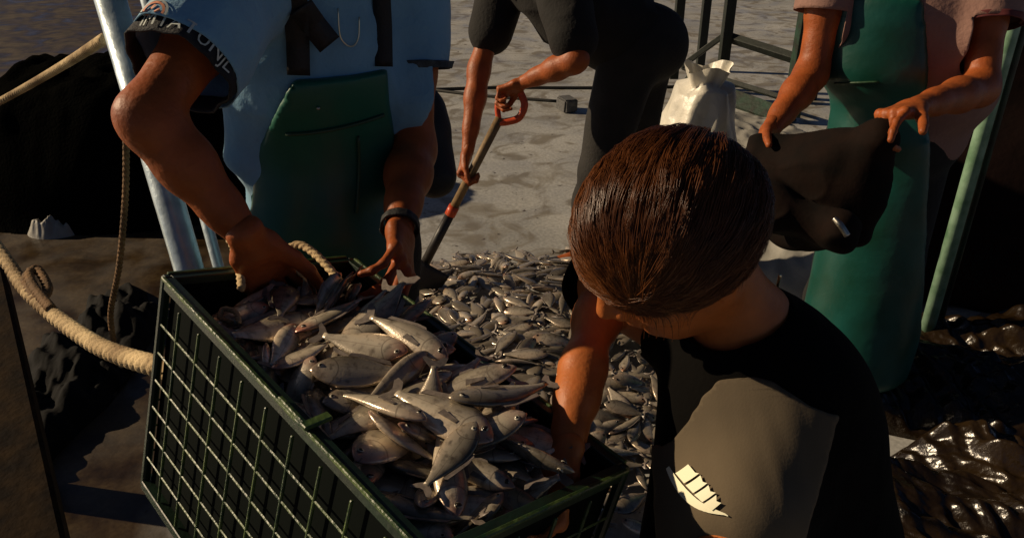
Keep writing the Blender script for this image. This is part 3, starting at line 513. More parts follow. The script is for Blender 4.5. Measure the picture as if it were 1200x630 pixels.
GROUND_FISH="""0,140,327,1623,64,52,79,29,14;0,130,345,1950,124,81,-56,14,-8;0,160,150,2300,150,80,-59,9,1;0,130,383,2072,144,52,84,11,-8;0,160,42,2210,154,4,1,69,72;1,160,349,1899,107,80,50,19,28;0,140,-24,2273,161,25,41,-65,-59;1,130,347,1540,38,86,-47,22,-3;0,140,297,1926,110,80,-60,7,8;0,130,413,1892,95,58,-40,-43,56;0,130,30,2502,147,86,-48,1,-17;0,130,372,1825,91,21,27,71,61;1,150,371,1872,105,62,-55,-29,48;0,130,165,2430,150,22,18,62,73;1,160,258,1869,108,22,-14,70,-67;0,150,355,2033,115,14,-15,-68,70;0,160,-234,2490,131,60,55,-36,-46;0,160,69,2089,134,52,-64,-41,39;1,160,437,2065,113,2,17,-76,62;1,150,20,2566,151,70,-61,22,-28;0,130,141,2562,162,52,48,-46,-54;0,120,42,2249,149,29,28,-32,-86;1,140,384,2217,119,49,-62,-43,42;0,140,335,1997,121,42,-30,-71,47;1,140,-183,2509,130,43,24,55,67;0,130,403,1753,78,28,38,68,57;1,120,359,1715,75,34,52,62,48;0,130,286,1803,97,23,-22,80,-52;1,160,303,1777,106,75,64,13,-2;0,150,-291,2656,118,50,27,56,61;1,160,-118,2462,136,49,-68,-42,34;0,160,153,2694,134,36,-92,-4,14;0,140,347,2076,131,59,80,6,0;1,140,136,2267,136,79,62,4,0;0,140,53,2795,128,5,25,75,62;0,140,12,2383,139,11,17,-62,-76;0,160,-112,2783,119,56,65,-41,-31;0,140,-53,2479,137,45,28,57,63;0,150,16,2177,149,46,-88,5,-8;1,160,6,2330,147,12,-31,-87,37;0,140,-157,2758,123,28,64,-63,-34;1,150,-44,2564,134,50,-61,50,-36;0,140,-167,2860,122,64,67,28,24;1,140,188,2532,161,42,-50,63,-43;0,130,24,2457,145,64,72,-24,-6;0,130,-237,2675,119,66,-52,34,-42;0,140,-10,2254,139,12,15,-67,-72;0,150,306,1742,91,73,68,-6,-9;0,120,-2,2754,136,60,60,-23,-48;0,140,-86,2851,120,10,-3,-84,-54;0,140,-146,2368,138,63,-77,0,-4;0,160,162,2553,141,75,-65,-7,0;0,130,-238,2787,118,66,71,-24,2;0,160,211,2899,109,71,-57,-23,33;1,160,-254,3004,92,12,-5,62,77;1,150,44,2888,115,46,88,10,8;0,150,221,1805,103,27,-24,78,-52;0,140,468,2054,123,31,51,47,65;1,120,-48,2738,135,21,22,73,61;0,160,68,2636,138,78,58,-19,-11;1,160,206,2730,120,76,-65,8,3;0,160,202,3029,91,80,51,-24,-19;0,120,-101,2250,135,16,-8,63,-75;0,120,84,2529,146,45,-18,56,-67;0,120,-135,3030,83,45,35,-58,-58;0,120,-74,3061,82,44,-40,55,-58;1,150,120,2898,106,15,-10,65,-74;1,120,95,2674,131,82,56,8,-7;0,140,128,3031,86,28,-33,-48,76;0,130,40,2346,139,5,4,77,-63;1,120,368,2254,120,54,-69,-31,35;0,120,170,2790,115,80,60,9,-2;0,160,-209,3107,66,74,46,38,31;1,150,97,2476,137,44,-46,-47,61;0,150,15,3061,89,11,20,79,56;1,160,-190,2695,121,63,39,44,51;0,160,-234,2369,146,65,-64,-27,32;0,160,495,1976,111,3,6,70,71;0,160,25,2840,116,5,12,-79,-59;1,130,65,2563,145,37,-53,72,-26;0,150,64,2989,98,53,-72,-34,28;1,160,-189,2948,102,1,-14,77,-63;1,130,310,2142,123,6,-10,-75,65;1,160,-34,3001,93,58,32,53,53;1,150,150,2131,132,20,28,74,58;1,150,132,2229,136,78,62,0,-10;1,160,-168,3112,72,59,-41,-30,63;0,120,-336,2715,111,67,-61,15,-38;1,160,194,2498,139,24,-6,-59,77;1,130,-179,2911,107,25,-16,18,-94;0,120,244,3199,47,1,-2,17,-98;0,120,71,2427,137,65,-54,35,-40;0,140,208,2830,110,8,7,-80,-59;1,120,-295,2547,120,33,-36,68,-56;0,130,88,2021,127,42,-54,-55,48;0,120,412,1978,103,17,-9,-64,74;1,130,-68,2311,140,65,-60,26,-38;1,130,149,2874,106,63,70,32,13;1,160,388,1607,52,70,-41,-33,48;1,150,-310,2781,108,20,15,61,75;1,130,-1,2932,104,82,15,24,50;0,140,-259,2861,101,40,22,68,57;1,140,-206,2754,114,37,51,-64,-45;1,120,129,2976,92,7,-11,-54,83;1,150,-338,3035,70,72,-68,-6,-13;1,160,-36,3112,72,73,50,-28,-36;0,160,144,2614,132,28,-28,71,-58;0,130,258,2033,121,3,7,-60,-80;0,140,-269,2972,85,82,56,9,7;1,160,-295,2888,108,72,65,14,21;1,120,-30,2618,129,28,-43,-66,55;1,160,120,2330,138,26,-15,60,-74;1,150,211,2938,96,66,74,0,-10;0,120,-112,3111,69,59,-72,28,-25;0,120,271,3330,8,48,33,55,61;0,140,168,2472,135,68,-72,17,-5;0,130,-41,2328,139,19,-35,-71,58;1,160,255,2989,86,53,-82,-8,20;1,160,208,1672,87,21,-8,-76,62;1,150,-223,2882,101,62,56,-38,-39;1,120,-9,2702,124,56,-54,-34,53;0,130,84,2923,103,72,-68,-3,8;1,130,96,2205,135,24,25,75,57;0,160,156,2014,127,51,63,48,33;0,120,377,2381,121,8,-8,-63,77;0,120,308,2202,126,27,41,67,56;1,120,66,2720,135,68,28,-48,-48;1,120,-68,2790,116,70,53,-28,-39;1,140,144,2756,119,57,-81,-4,12;0,140,233,3063,88,34,17,70,60;0,120,-153,2308,134,73,59,22,28;0,120,56,2702,125,59,-79,-7,16;1,130,204,2396,133,61,-78,-8,11;0,140,-187,3187,47,85,52,8,4;1,120,203,2547,129,36,27,58,68;0,140,367,2097,117,8,8,-60,-79;1,140,-6,2773,120,20,-28,72,-61;1,120,178,2435,134,2,-3,57,82;0,160,467,2262,114,67,-54,-23,45;1,160,276,2395,131,15,-16,78,-58;0,140,240,1958,117,43,-44,66,-43;0,120,-78,2165,133,42,-46,61,-48;1,140,321,2290,126,32,-38,72,-49;0,120,-357,2667,109,52,65,-46,-31;0,140,453,1757,76,24,-36,-77,47;0,130,225,2634,136,25,-2,-68,68;0,120,414,2139,113,12,14,62,76;0,120,-126,3252,29,54,49,-61,-31;0,120,-134,2273,135,74,56,26,26;1,120,27,2531,134,66,-52,33,-42;1,160,-241,3028,78,80,53,-20,-20;1,150,133,1766,100,53,76,32,20;1,150,68,1957,123,33,40,68,53;0,130,387,2911,85,70,47,-32,-42;1,150,64,1779,104,55,-55,-45,44;0,160,-174,1746,98,44,44,-47,-62;0,120,13,1855,112,33,36,67,57;1,120,429,2796,92,34,40,74,43;1,150,150,1907,116,71,62,-13,-30;0,160,-154,1916,122,39,-44,73,-36;1,120,566,2286,100,68,-39,-39,49;0,150,-368,2595,114,62,-48,36,-51;1,150,-204,1642,74,52,74,32,28;0,160,-358,2358,123,59,62,41,32;0,150,-97,1744,104,56,-34,-56,51;0,140,-218,1759,94,62,58,35,39;1,160,-140,1696,89,45,45,-43,-64;1,130,-272,1931,108,36,20,56,72;0,130,-274,1669,73,6,-10,56,82;0,140,212,1741,99,42,52,-39,-64;1,120,-115,1881,111,56,76,25,18;1,130,-314,2021,111,58,81,-4,1;1,150,-168,2081,127,40,60,-50,-48;1,140,-258,1784,92,48,50,-41,-59;0,150,545,2097,96,74,-56,-13,36;0,150,-277,2165,125,27,-45,-66,54;0,140,8,1791,106,32,-43,-66,52;0,160,472,2473,112,32,-40,-61,60;0,130,-64,1872,121,8,21,81,54;0,150,92,1693,98,8,4,-81,58;0,120,-26,2095,131,39,41,-48,-67;0,140,220,2132,134,58,28,41,64;0,150,170,1624,77,63,-45,-40,49;1,160,-213,2054,137,49,84,5,23;1,130,-239,1999,119,33,-94,-11,6;0,140,10,1561,67,55,83,4,-5;0,140,464,2697,100,25,35,74,52;0,120,-346,2290,123,35,-35,75,-44;0,120,142,1837,109,72,66,-10,-18;0,150,305,3076,77,23,41,-74,-47;0,120,466,2336,112,40,-48,65,-43;0,160,311,2527,130,62,-58,34,-42;1,150,-25,2036,128,74,60,21,21;0,130,264,2273,138,61,78,4,14;0,130,-138,2032,134,21,-25,-79,52;0,130,286,2822,121,59,-74,-21,24;0,120,534,2527,99,59,46,-35,-56;1,140,259,2573,143,6,38,89,-25;1,130,-16,1618,77,7,-2,84,-53;1,150,-273,2066,123,9,25,-61,-75;0,150,-378,2837,93,47,-55,48,-49;1,160,-143,1579,73,8,9,99,-5;0,150,-323,2108,121,45,60,-53,-39;0,120,-26,1761,111,63,-23,24,-70;0,150,222,2345,141,44,-37,66,-49;0,160,-35,1910,124,58,-81,2,7;1,140,195,2007,125,34,54,58,51;0,130,476,1846,81,51,66,-35,-43;0,120,255,2488,138,72,54,-11,-42;1,130,-268,1860,100,71,56,26,36;0,160,-143,1782,123,59,-47,-45,48;0,160,-69,1677,104,31,56,-48,-60;0,140,277,2089,128,77,-57,-19,20;0,140,256,2178,131,45,-47,55,-52;0,160,310,2370,141,25,-36,83,-34;0,160,342,2564,142,34,33,68,56;1,160,237,1602,68,17,-22,82,-50;0,140,24,1656,92,11,-1,-57,-81;0,160,707,2932,15,48,-64,46,-38;0,150,-223,2183,134,84,52,-2,-14;0,120,-293,1872,111,55,-22,42,-69;0,160,508,2216,107,58,-45,-36,58;0,160,557,2652,91,63,71,30,5;1,160,166,1764,108,56,-46,60,-33;1,160,-306,2174,135,49,24,58,61;0,130,492,1956,91,58,-43,-39,57;0,140,-196,1562,59,19,5,53,82;1,150,349,2438,124,20,20,62,74;0,150,594,2849,62,80,56,3,-20;1,130,46,1611,91,61,-45,-50,41;1,150,269,1679,86,52,-66,43,-34;1,120,30,2164,133,10,-5,62,-77;1,120,61,1585,69,0,6,85,-52;1,140,-64,2073,129,65,-50,-36,45;1,120,-76,1785,118,60,-53,56,-20;1,160,522,2749,90,53,26,-51,-63;1,120,392,2603,112,52,-43,-38,64;1,140,-75,1558,63,82,-51,-19,19;0,150,-277,2234,142,70,-70,10,8;0,130,170,1921,129,42,66,58,21;0,130,416,2441,117,59,48,-34,-55;1,150,555,2170,102,19,-33,58,-72;1,130,99,1768,121,78,55,-16,-24;0,160,116,1643,89,53,82,12,19;0,120,489,2262,128,45,-27,-46,72;0,140,112,1876,121,8,7,88,46;0,140,420,2612,116,39,-65,50,-41;1,120,43,1854,126,20,-50,-66,52;0,140,-132,1500,49,7,7,66,74;1,130,51,1536,59,8,-2,86,-50;1,160,-202,1978,122,57,80,6,15;1,160,474,1696,58,2,-9,69,-72;0,150,550,2346,103,67,-67,31,-11;1,120,-213,1906,112,21,-77,-58,17;0,150,197,1860,123,59,27,-29,-70;0,140,478,3146,22,30,17,65,68;0,140,-214,1800,109,70,64,25,18;1,120,215,2226,133,67,-48,42,-38;1,120,429,3090,43,77,43,-26,-40;0,150,-327,2431,132,33,-54,65,-43;0,160,553,3132,13,70,52,-27,-41;1,120,518,2142,99,55,-60,-37,44;0,130,-217,2114,126,43,32,51,67;1,130,-179,1938,115,65,52,31,46;0,130,-413,3011,59,12,-9,70,70;0,160,560,2404,102,22,29,76,54;1,130,-326,2579,116,39,-64,-51,42;1,120,-94,1802,107,0,-7,-64,-77;1,130,-127,1602,70,4,-11,-85,52;1,120,291,2291,127,36,41,-55,-63;0,120,261,2524,128,68,-57,35,-30;0,140,368,2504,122,21,-22,74,-61;0,130,-279,2331,127,65,60,-28,-37;0,130,440,2830,101,64,-77,1,3;0,120,132,3113,69,66,40,49,39;0,120,-153,2892,103,68,-65,-20,26;1,150,330,2844,100,73,48,-28,-40;1,160,-72,1980,124,5,5,64,-76;0,120,308,2689,115,77,60,-6,-22;1,160,-288,2277,149,83,-55,6,-9;1,120,-222,2952,89,21,24,-63,-71;0,120,-279,2266,126,64,63,-28,-35;0,140,-251,2397,130,68,73,1,-4;0,120,-50,1803,119,31,-68,54,-39;0,150,432,2904,82,38,-31,-47,73;1,120,-35,1649,82,22,-18,81,-52;1,120,600,2708,75,75,-64,8,16;1,120,-59,1950,120,58,81,7,0;1,130,-361,2929,86,2,12,-97,-21;0,130,332,2722,127,25,30,62,68;0,140,-355,2451,123,63,-51,-29,50;1,130,-340,3088,52,43,18,60,65;1,130,484,2121,110,54,54,-52,-39;1,130,570,2742,77,30,12,-59,-74;0,140,180,2150,138,67,49,-39,-39;0,150,103,1813,122,51,73,-34,-29;1,160,484,2734,114,58,39,-43,-57;1,160,-212,2260,134,56,71,-33,-29;0,160,284,2887,117,54,-82,-17,12;1,160,-432,2950,69,44,62,-55,-35;1,120,-203,2209,136,55,-78,30,-8;0,120,-322,2831,102,4,2,-74,67;0,130,479,2535,107,69,55,-22,-42;0,120,339,2576,120,20,-17,-63,73;1,150,269,3105,63,64,42,47,43;1,160,236,3108,66,51,-46,44,-58;0,140,-38,1689,91,32,-14,67,-66;0,140,249,2667,122,75,-66,8,-3;0,120,24,2603,132,33,36,69,53;1,150,308,2741,112,55,-77,31,-15;0,130,484,2774,90,63,48,-38,-47;1,160,316,2779,108,26,30,77,49;1,160,-327,2910,96,70,-66,-10,24;0,150,327,2910,93,27,-27,-50,78;1,140,358,2988,76,83,54,6,-10;0,160,458,2958,72,11,21,81,54;1,120,325,2634,116,79,57,21,10;1,160,319,2952,100,47,-85,-12,18;0,160,-472,2303,108,72,51,30,37;0,130,-429,2014,99,75,64,9,13;0,140,-525,2102,92,64,53,36,42;0,160,-457,2157,107,42,36,63,55;1,150,737,2667,48,62,74,27,-4;1,120,-505,2172,100,28,-48,-61,57;0,130,-427,1852,83,67,-38,43,-47;0,120,643,2358,84,2,-11,64,-76;1,120,-598,2463,82,72,44,31,44;0,120,-513,3004,40,29,-5,50,-82;0,120,705,2395,70,52,-68,48,-19;0,120,-476,2816,79,60,-75,20,-21;0,120,-461,2044,107,34,21,79,47;1,120,344,3029,68,10,-10,-52,84;0,120,687,2286,74,67,53,-20,-48;1,150,-762,2652,34,53,-80,-25,16;0,130,-461,2595,105,44,49,54,53;1,160,-535,2284,97,54,-32,45,-64;0,160,-585,2159,86,32,54,-62,-47;0,150,632,2079,79,43,-42,-55,58;0,140,550,2028,89,3,6,75,66;0,150,349,3073,63,21,15,76,59;0,150,-730,1787,10,55,-68,-38,33;0,160,-367,1920,101,5,-7,74,67;0,150,-611,2213,92,51,-77,-38,7;0,140,-616,1972,63,59,-73,-32,16;1,150,-523,2495,96,32,-59,-59,45;0,140,-581,2273,89,50,-23,53,-65;0,140,522,1835,73,52,-39,59,-48;1,140,607,2176,88,58,-71,-21,33;0,150,-348,1844,94,50,77,-29,-29;1,150,-388,1799,82,50,-40,-54,55;0,150,-468,1463,10,2,-7,63,77;0,140,-395,2418,120,51,64,49,29;0,140,609,2243,91,74,60,27,10;0,130,-448,2374,117,31,-44,58,-61;1,160,-670,1667,10,35,-52,-59,50;0,150,-614,2384,90,87,37,13,31;0,140,677,2171,74,62,-45,-31,56;1,160,-762,1994,21,79,-59,-4,-14;0,150,493,1762,68,24,-23,-75,57;1,120,-475,1699,48,66,-70,-25,5;1,130,639,2491,82,75,-59,-4,29;0,120,-143,1453,29,36,47,54,60;1,130,561,1951,78,55,76,-18,-30;0,140,-543,2571,97,60,-77,-20,-6;0,150,917,2262,10,36,50,-59,-53;0,120,-559,2475,90,41,-67,-48,38;1,140,-423,2589,106,53,52,-44,-50;0,160,-410,2600,126,52,57,-34,-53;0,150,-226,1288,10,50,-47,-43,58;0,140,-412,2770,95,48,-55,48,-49;0,150,-632,2311,86,61,-71,12,-33;1,150,-355,2161,136,63,-48,41,-45;0,120,507,1665,43,53,82,22,0;0,120,-512,2347,119,77,57,-19,-22;1,140,-497,2531,99,58,-35,42,-59;1,120,-95,1389,12,57,-45,-51,46;0,150,789,3021,10,10,0,64,76;0,120,-420,2246,122,19,55,-60,-55;1,140,-797,2614,12,70,57,22,37;0,130,-387,2019,118,18,-30,-73,59;0,150,574,1857,67,34,-40,74,-42;1,160,-447,1520,13,61,79,-5,1;0,120,-345,1725,74,33,62,-51,-50;1,140,-660,2211,73,23,-89,-40,2;0,120,-449,2501,107,67,73,9,6;0,120,769,1870,10,34,-39,72,-47;0,160,-642,2129,73,47,-69,-46,31;0,150,-449,2906,76,50,71,-46,-19;1,130,-582,2033,74,6,14,64,-75;1,130,-35,1377,13,20,-6,-65,73;0,160,863,2029,11,42,-56,-52,50;0,150,-389,2083,133,64,76,5,13;0,150,-564,2374,95,59,67,35,27;0,130,855,2288,22,68,53,-17,-48;1,140,678,1809,30,52,82,3,-23;1,140,667,1412,8,30,-29,-54,73;1,160,575,2072,99,28,-23,50,-79;1,150,-316,1630,61,7,10,85,-52;1,130,-478,2647,94,77,-61,9,-15;1,130,-391,2103,109,45,24,51,70;1,130,-399,2238,113,36,56,-60,-44;1,160,-437,2074,104,65,74,-14,-13;0,120,-416,2318,113,50,-67,-45,32;1,150,-531,2203,104,65,46,43,43;0,120,-371,2202,118,43,51,53,52;0,120,-572,2615,81,17,41,-72,-53;0,160,-387,1957,107,6,12,51,-85;1,130,-364,2112,116,10,-52,-82,21;0,150,-459,2198,119,17,-23,-56,78;1,140,-404,2485,113,56,-79,-19,15;0,150,-659,2259,73,70,-65,-23,19;0,120,-514,2688,86,64,74,-18,-5;0,120,-472,2420,105,74,53,26,32;0,120,578,1980,79,11,20,60,77;0,160,-771,2733,25,52,47,-61,-36;1,120,779,2718,23,3,-33,74,-59;0,160,-573,2517,95,81,57,-9,10;1,160,596,2277,100,34,7,-58,-73;1,160,-799,2662,14,12,32,-78,-52;1,120,-491,2713,86,55,72,-36,-22"""
NG = 151

# =================================================================== SETTING
gm = grid_mesh(60, 60, lambda a, b: Vector((-30 + 60 * a, -10 + 70 * b, 0)))
def gz(x, y): return .006 * noise.noise(Vector((x * .9, y * .9, 0)))
bm = bmesh.new()
xs = [-60, -12] + [-6 + .12 * i for i in range(101)] + [12, 60]; ys = [-20, -4] + [-1 + .12 * i for i in range(110)] + [24, 90]
vv = [[bm.verts.new((x, y, gz(x, y) if (-6 < x < 6 and -1 < y < 12) else 0)) for y in ys] for x in xs]
for i in range(len(xs) - 1):
    for j in range(len(ys) - 1): bm.faces.new((vv[i][j], vv[i + 1][j], vv[i + 1][j + 1], vv[i][j + 1]))
bpy.data.meshes.remove(gm); gm = bpy.data.meshes.new('quay'); bm.to_mesh(gm); bm.free(); smooth(gm)
tag(link('quay_ground', gm, M['ground']), 'grey wet stained concrete quay, brown silt on its left', kind='structure')

CR = Matrix(((.67624, .69328, .24912), (-.72915, .67813, .09212), (-.10507, -.24394, .96408))).to_4x4()
CA = Vector((-.4796, .9665, 1.0967)); CM = Matrix.Translation(CA) @ CR; CL, CW, CH = .60, .303, .36
# =================================================================== FISH
def fish_meshes(sp, bend):
    asp, th = ((.40, .115), (.27, .11))[sp]
    prof = [(0, .03), (.03, .27), (.08, .52), (.16, .78), (.27, .97), (.38, 1), (.5, .92), (.62, .72), (.74, .46), (.84, .27), (.90, .19), (.94, .2)]
    n = 12
    def cx(x): return bend * (x - .4) ** 2 * (1 if x > .4 else .4)
    def ctop(x): return .012 * math.sin(x * 3)
    vs = []; fs = []
    for x, r in prof:
        for k in range(n):
            a = 2 * math.pi * k / n; c, s_ = math.cos(a), math.sin(a)
            y = math.copysign(abs(c) ** 1.15, c) * th / 2 * r ** .8; z = s_ * asp / 2 * r * (1.0 if s_ > 0 else .96)
            if x == .27: y *= 1.10          # gill cover edge
            if x == .3: y *= .95
            vs.append((x - .5, y + cx(x), z + ctop(x)))
    for i in range(len(prof) - 1):
        for k in range(n):
            a = i * n + k; b = i * n + (k + 1) % n; fs.append((a, b, b + n, a + n))
    fs.append(tuple(range(n))[::-1]); fs.append(tuple((len(prof) - 1) * n + k for k in range(n)))
    body = bpy.data.meshes.new('fish_body'); body.from_pydata(vs, [], [f[::-1] for f in fs]); smooth(body)
    def plate(pts, t=.006):
        v = []; m = len(pts)
        for x, z in pts: v.append((x, cx(x + .5) + t, z))
        for x, z in pts: v.append((x, cx(x + .5) - t, z))
        f = [tuple(range(m)), tuple(range(2 * m - 1, m - 1, -1))] + [(i, i + m, (i + 1) % m + m, (i + 1) % m) for i in range(m)]
        me = bpy.data.meshes.new('fin'); me.from_pydata(v, [], [q[::-1] for q in f]); return me
    h = asp / 2
    tail = plate([(.42, .035), (.47, .09 + h * .15), (.54, .12 + h * .12), (.55, .10), (.50, .02), (.50, -.02), (.545, -.10), (.535, -.12 - h * .1), (.47, -.09), (.42, -.035)], .005)
    dors = plate([(-.16, h * .90), (-.12, h * 1.22), (-.02, h * 1.2), (.12, h * 1.0), (.26, h * .80), (.28, h * .52), (.05, h * .86)], .004)
    v = [(-.20, th * .50, -.02), (-.04, th * .62, .01), (-.02, th * .60, -.045), (-.19, th * .5, -.05)]
    pect = bpy.data.meshes.new('fin'); pect.from_pydata(v + [(a, b + .006, c) for a, b, c in v], [], [(0, 1, 2, 3), (7, 6, 5, 4), (0, 4, 5, 1), (1, 5, 6, 2), (2, 6, 7, 3), (3, 7, 4, 0)])
    eyes = []
    for sg in (1, -1):
        bm = bmesh.new(); bmesh.ops.create_uvsphere(bm, u_segments=8, v_segments=5, radius=.030); bmesh.ops.scale(bm, vec=(1, .35, 1), verts=bm.verts[:])
        k_ = len(bm.verts); bmesh.ops.create_uvsphere(bm, u_segments=8, v_segments=5, radius=.018); bm.verts.ensure_lookup_table(); nv = bm.verts[k_:]
        bmesh.ops.scale(bm, vec=(1, .6, 1), verts=nv); bmesh.ops.translate(bm, vec=(0, sg * .006, 0), verts=nv)
        for f_ in bm.faces:
            f_.material_index = 0 if f_.verts[0] in set(nv) else 1
        bmesh.ops.translate(bm, vec=(-.400, sg * th * .30 + cx(.1), h * .20), verts=bm.verts[:])
        e = bpy.data.meshes.new('eye'); bm.to_mesh(e); bm.free(); smooth(e); e.materials.append(M['fish_eye']); e.materials.append(M['eye_ring']); eyes.append(e)
    for m_ in (tail, dors, pect): m_.materials.append(M['fin'])
    return body, tail, dors, pect, eyes
FM = {(sp, b): fish_meshes(sp, b) for sp in (0, 1) for b in (-.16, 0, .2)}
def joined(parts, mats_):
    bm = bmesh.new(); me = bpy.data.meshes.new('fish_whole')
    for i, (p, mi) in enumerate(parts):
        k = len(bm.faces); bm.from_mesh(p); bm.faces.ensure_lookup_table()
        for f in bm.faces[k:]: f.material_index = mi
    bm.to_mesh(me); bm.free()
    for m_ in mats_: me.materials.append(m_)
    return smooth(me)
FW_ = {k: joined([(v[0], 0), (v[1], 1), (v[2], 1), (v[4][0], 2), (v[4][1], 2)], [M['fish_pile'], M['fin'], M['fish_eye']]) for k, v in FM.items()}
for v in FM.values(): v[0].materials.append(M['fish'])
def dec(s):
    for r in s.split(';'):
        a = [float(q) for q in r.split(',')]
        yield int(a[0]), a[1] / 1000, Vector(a[2:5]) / 1000, Quaternion([q / 100 for q in a[5:9]]).normalized()
BENDS = (-.16, 0, .2)
def crate_fish(sp, L, p, q, i, label=None, group='silver fish heaped in the green crate'):
    b, t, d, pe, ey = FM[(sp, BENDS[i % 3])]
    o = link('fish', b); o.location = p; o.rotation_mode = 'QUATERNION'; o.rotation_quaternion = q; o.scale = (L, L, L)
    tag(o, label or ('slender grey fish lying in the heap inside the green crate' if sp else 'oval silver fish lying in the heap inside the green crate'), 'fish', group)
    link('tail_fin', t, parent=o); link('dorsal_fin', d, parent=o); link('pectoral_fin', pe, parent=o)
    for e in ey: link('eye', e, parent=o)
    return o
SPECIAL = {0: 'plump pink-nosed fish facing left across the middle of the crate heap', 2: 'grey fish lying level in the crate with its tail against the boy\'s arm',
    3: 'pale glossy fish slanting head-up on top of the near half of the crate heap', 6: 'round-bellied fish facing right in the upper middle of the crate heap', 7: 'brightest wet fish, pointing down-right below the bare hand in the crate',
    8: 'pale fish at the left end of the crate heap, nose to the long rim', 9: 'long slim shining fish facing right, centre of the crate heap', 12: 'slim fish beside the boy\'s hand at the right end of the crate'}
HID = []
for i, (sp, L, p, q) in enumerate(dec(CRATE_FISH)):
    lp = CM.inverted() @ p
    v_ = p - CAM; dq = v_.dot(FW); qx, qy = 600 + FPX * v_.x / dq, 315 - FPX * v_.dot(UP) / dq
    if qx < 440 and qy < 310 or qx < 500 and qy < 312 or 618 < qx < 700 and 478 < qy < 610 and dq < .955: continue
    if lp.x > CL - .07 and lp.z > -.03 or lp.y > CW - .055 and lp.z > -.012 and lp.x > .12: continue
    ax_ = (q @ Vector((1, 0, 0))) * L * .57; CI = CM.inverted(); push = Vector((0, 0, 0))
    for e_ in (CI @ (p + ax_), CI @ (p - ax_), CI @ (p + (q @ Vector((0, 0, .25))) * L), CI @ (p - (q @ Vector((0, 0, .25))) * L)):
        if e_.z < .004:
            push.x = max(push.x, .024 - e_.x) if e_.x < .3 else min(push.x, CL - .024 - e_.x); push.y = max(push.y, .024 - e_.y) if e_.y < .15 else min(push.y, CW - .024 - e_.y)
    p = p + CM.to_3x3() @ push
    if i < NC: crate_fish(sp, L * 1.05, p, q, i, SPECIAL.get(i))
    else: HID.append((FW_[(sp, 0)], Matrix.LocRotScale(p, q, Vector((L * 1.05,) * 3))))
rest = []
for i, (sp, L, p, q) in enumerate(dec(GROUND_FISH)):
    if i < NG:
        o = link('fish', FW_[(sp, BENDS[i % 3])]); o.location = p; o.rotation_mode = 'QUATERNION'; o.rotation_quaternion = q; o.scale = (L,) * 3
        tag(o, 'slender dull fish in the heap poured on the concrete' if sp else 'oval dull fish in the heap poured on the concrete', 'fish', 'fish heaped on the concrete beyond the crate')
    else: rest.append((FW_[(sp, 0)], Matrix.LocRotScale(p, q, Vector((L,) * 3))))
random.seed(3)
def moundz(x, y):
    c = ((x - .02) / .85) ** 2 + ((y - 2.35) / .95) ** 2
    return .13 * max(0, 1 - c) ** .7
for k in range(420):   # the fish buried below the top layer
    x, y = random.uniform(-.62, .68), random.uniform(1.5, 3.15)
    if ((x - .02) / .72) ** 2 + ((y - 2.35) / .86) ** 2 > 1: continue
    q = Quaternion((0, 0, 1), random.uniform(0, 6.28)) @ Quaternion((1, 0, 0), math.pi / 2 + random.uniform(-.5, .5))
    rest.append((FW_[(random.randint(0, 1), 0)], Matrix.LocRotScale(Vector((x, y, moundz(x, y) + .008)), q, Vector((.14,) * 3))))
bm = bmesh.new()
for me, mx in rest:
    k = len(bm.verts); bm.from_mesh(me); bm.verts.ensure_lookup_table(); bmesh.ops.transform(bm, matrix=mx, verts=bm.verts[k:])
me = bpy.data.meshes.new('buried'); bm.to_mesh(me); bm.free(); smooth(me)
for m_ in (M['fish_pile'], M['fin'], M['fish_eye']): me.materials.append(m_)
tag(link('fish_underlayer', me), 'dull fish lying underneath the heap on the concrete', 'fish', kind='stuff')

# =================================================================== GREEN FISH CRATE
crate = empty('fish_crate', CA); crate.rotation_euler = CR.to_euler()
tag(crate, 'dark green plastic lattice crate heaped with silver fish, tilted in the foreground', 'crate')
def cp(me, name, material, parent=crate):
    return link(name, me, material, parent)
def cbar(a, b, w, t, side, name, m_, par=crate, bev=.0012): return cp(bar_mesh(a, b, w, t, side, bev), name, m_, par)
T = .010
def wall(p0, p1, out, nbars):
    """one side: recessed sheet, proud lattice, rim"""
    p0, p1, out = Vector(p0), Vector(p1), Vector(out); L = (p1 - p0).length; dr = (p1 - p0).normalized(); zz = Vector((0, 0, 1))
    mid = (p0 + p1) / 2 - out * .009
    pan = cbar(mid - zz * .012 - dr * 0, mid - zz * (CH - .004), L - .012, .004, dr, 'shade_panel', M['crate_shade'], bev=0)  # black sheet stands in for the shaded inside behind the open mesh
    rim = cbar(p0 - zz * .009 + dr * .006 - out * .002, p1 - zz * .009 - dr * .006 - out * .002, .014, .018, out, 'rim', M['crate'])
    lip = cbar(p0 + dr * .004 - zz * .0005 + out * .0065, p1 - dr * .004 - zz * .0005 + out * .0065, .006, .005, out, 'rim_lip', M['crate_bar'], rim)
    bs = cbar(p0 - zz * (CH - .006) + dr * .004, p1 - zz * (CH - .006) - dr * .004, .016, .014, out, 'base_rail', M['crate'])
    for i in range(nbars):
        q = p0 + dr * (L * (i + 1) / (nbars + 1)); cbar(q - zz * .026 + out * .0045, q - zz * (CH - .014) + out * .0045, .0042, .0042, dr, 'upright_bar', M['crate_bar'])
    for j in range(6):
        z = -.026 - (CH - .04) * (j + 1) / 7
        cbar(p0 + dr * .008 + zz * z + out * .0045, p1 - dr * .008 + zz * z + out * .0045, .0035, .003, zz, 'cross_bar', M['crate_bar'])
    return rim
wall((0, 0, 0), (CL, 0, 0), (0, -1, 0), 9); wall((CL, CW, 0), (0, CW, 0), (0, 1, 0), 9)
wall((0, CW, 0), (0, 0, 0), (-1, 0, 0), 4); wall((CL, 0, 0), (CL, CW, 0), (1, 0, 0), 4)
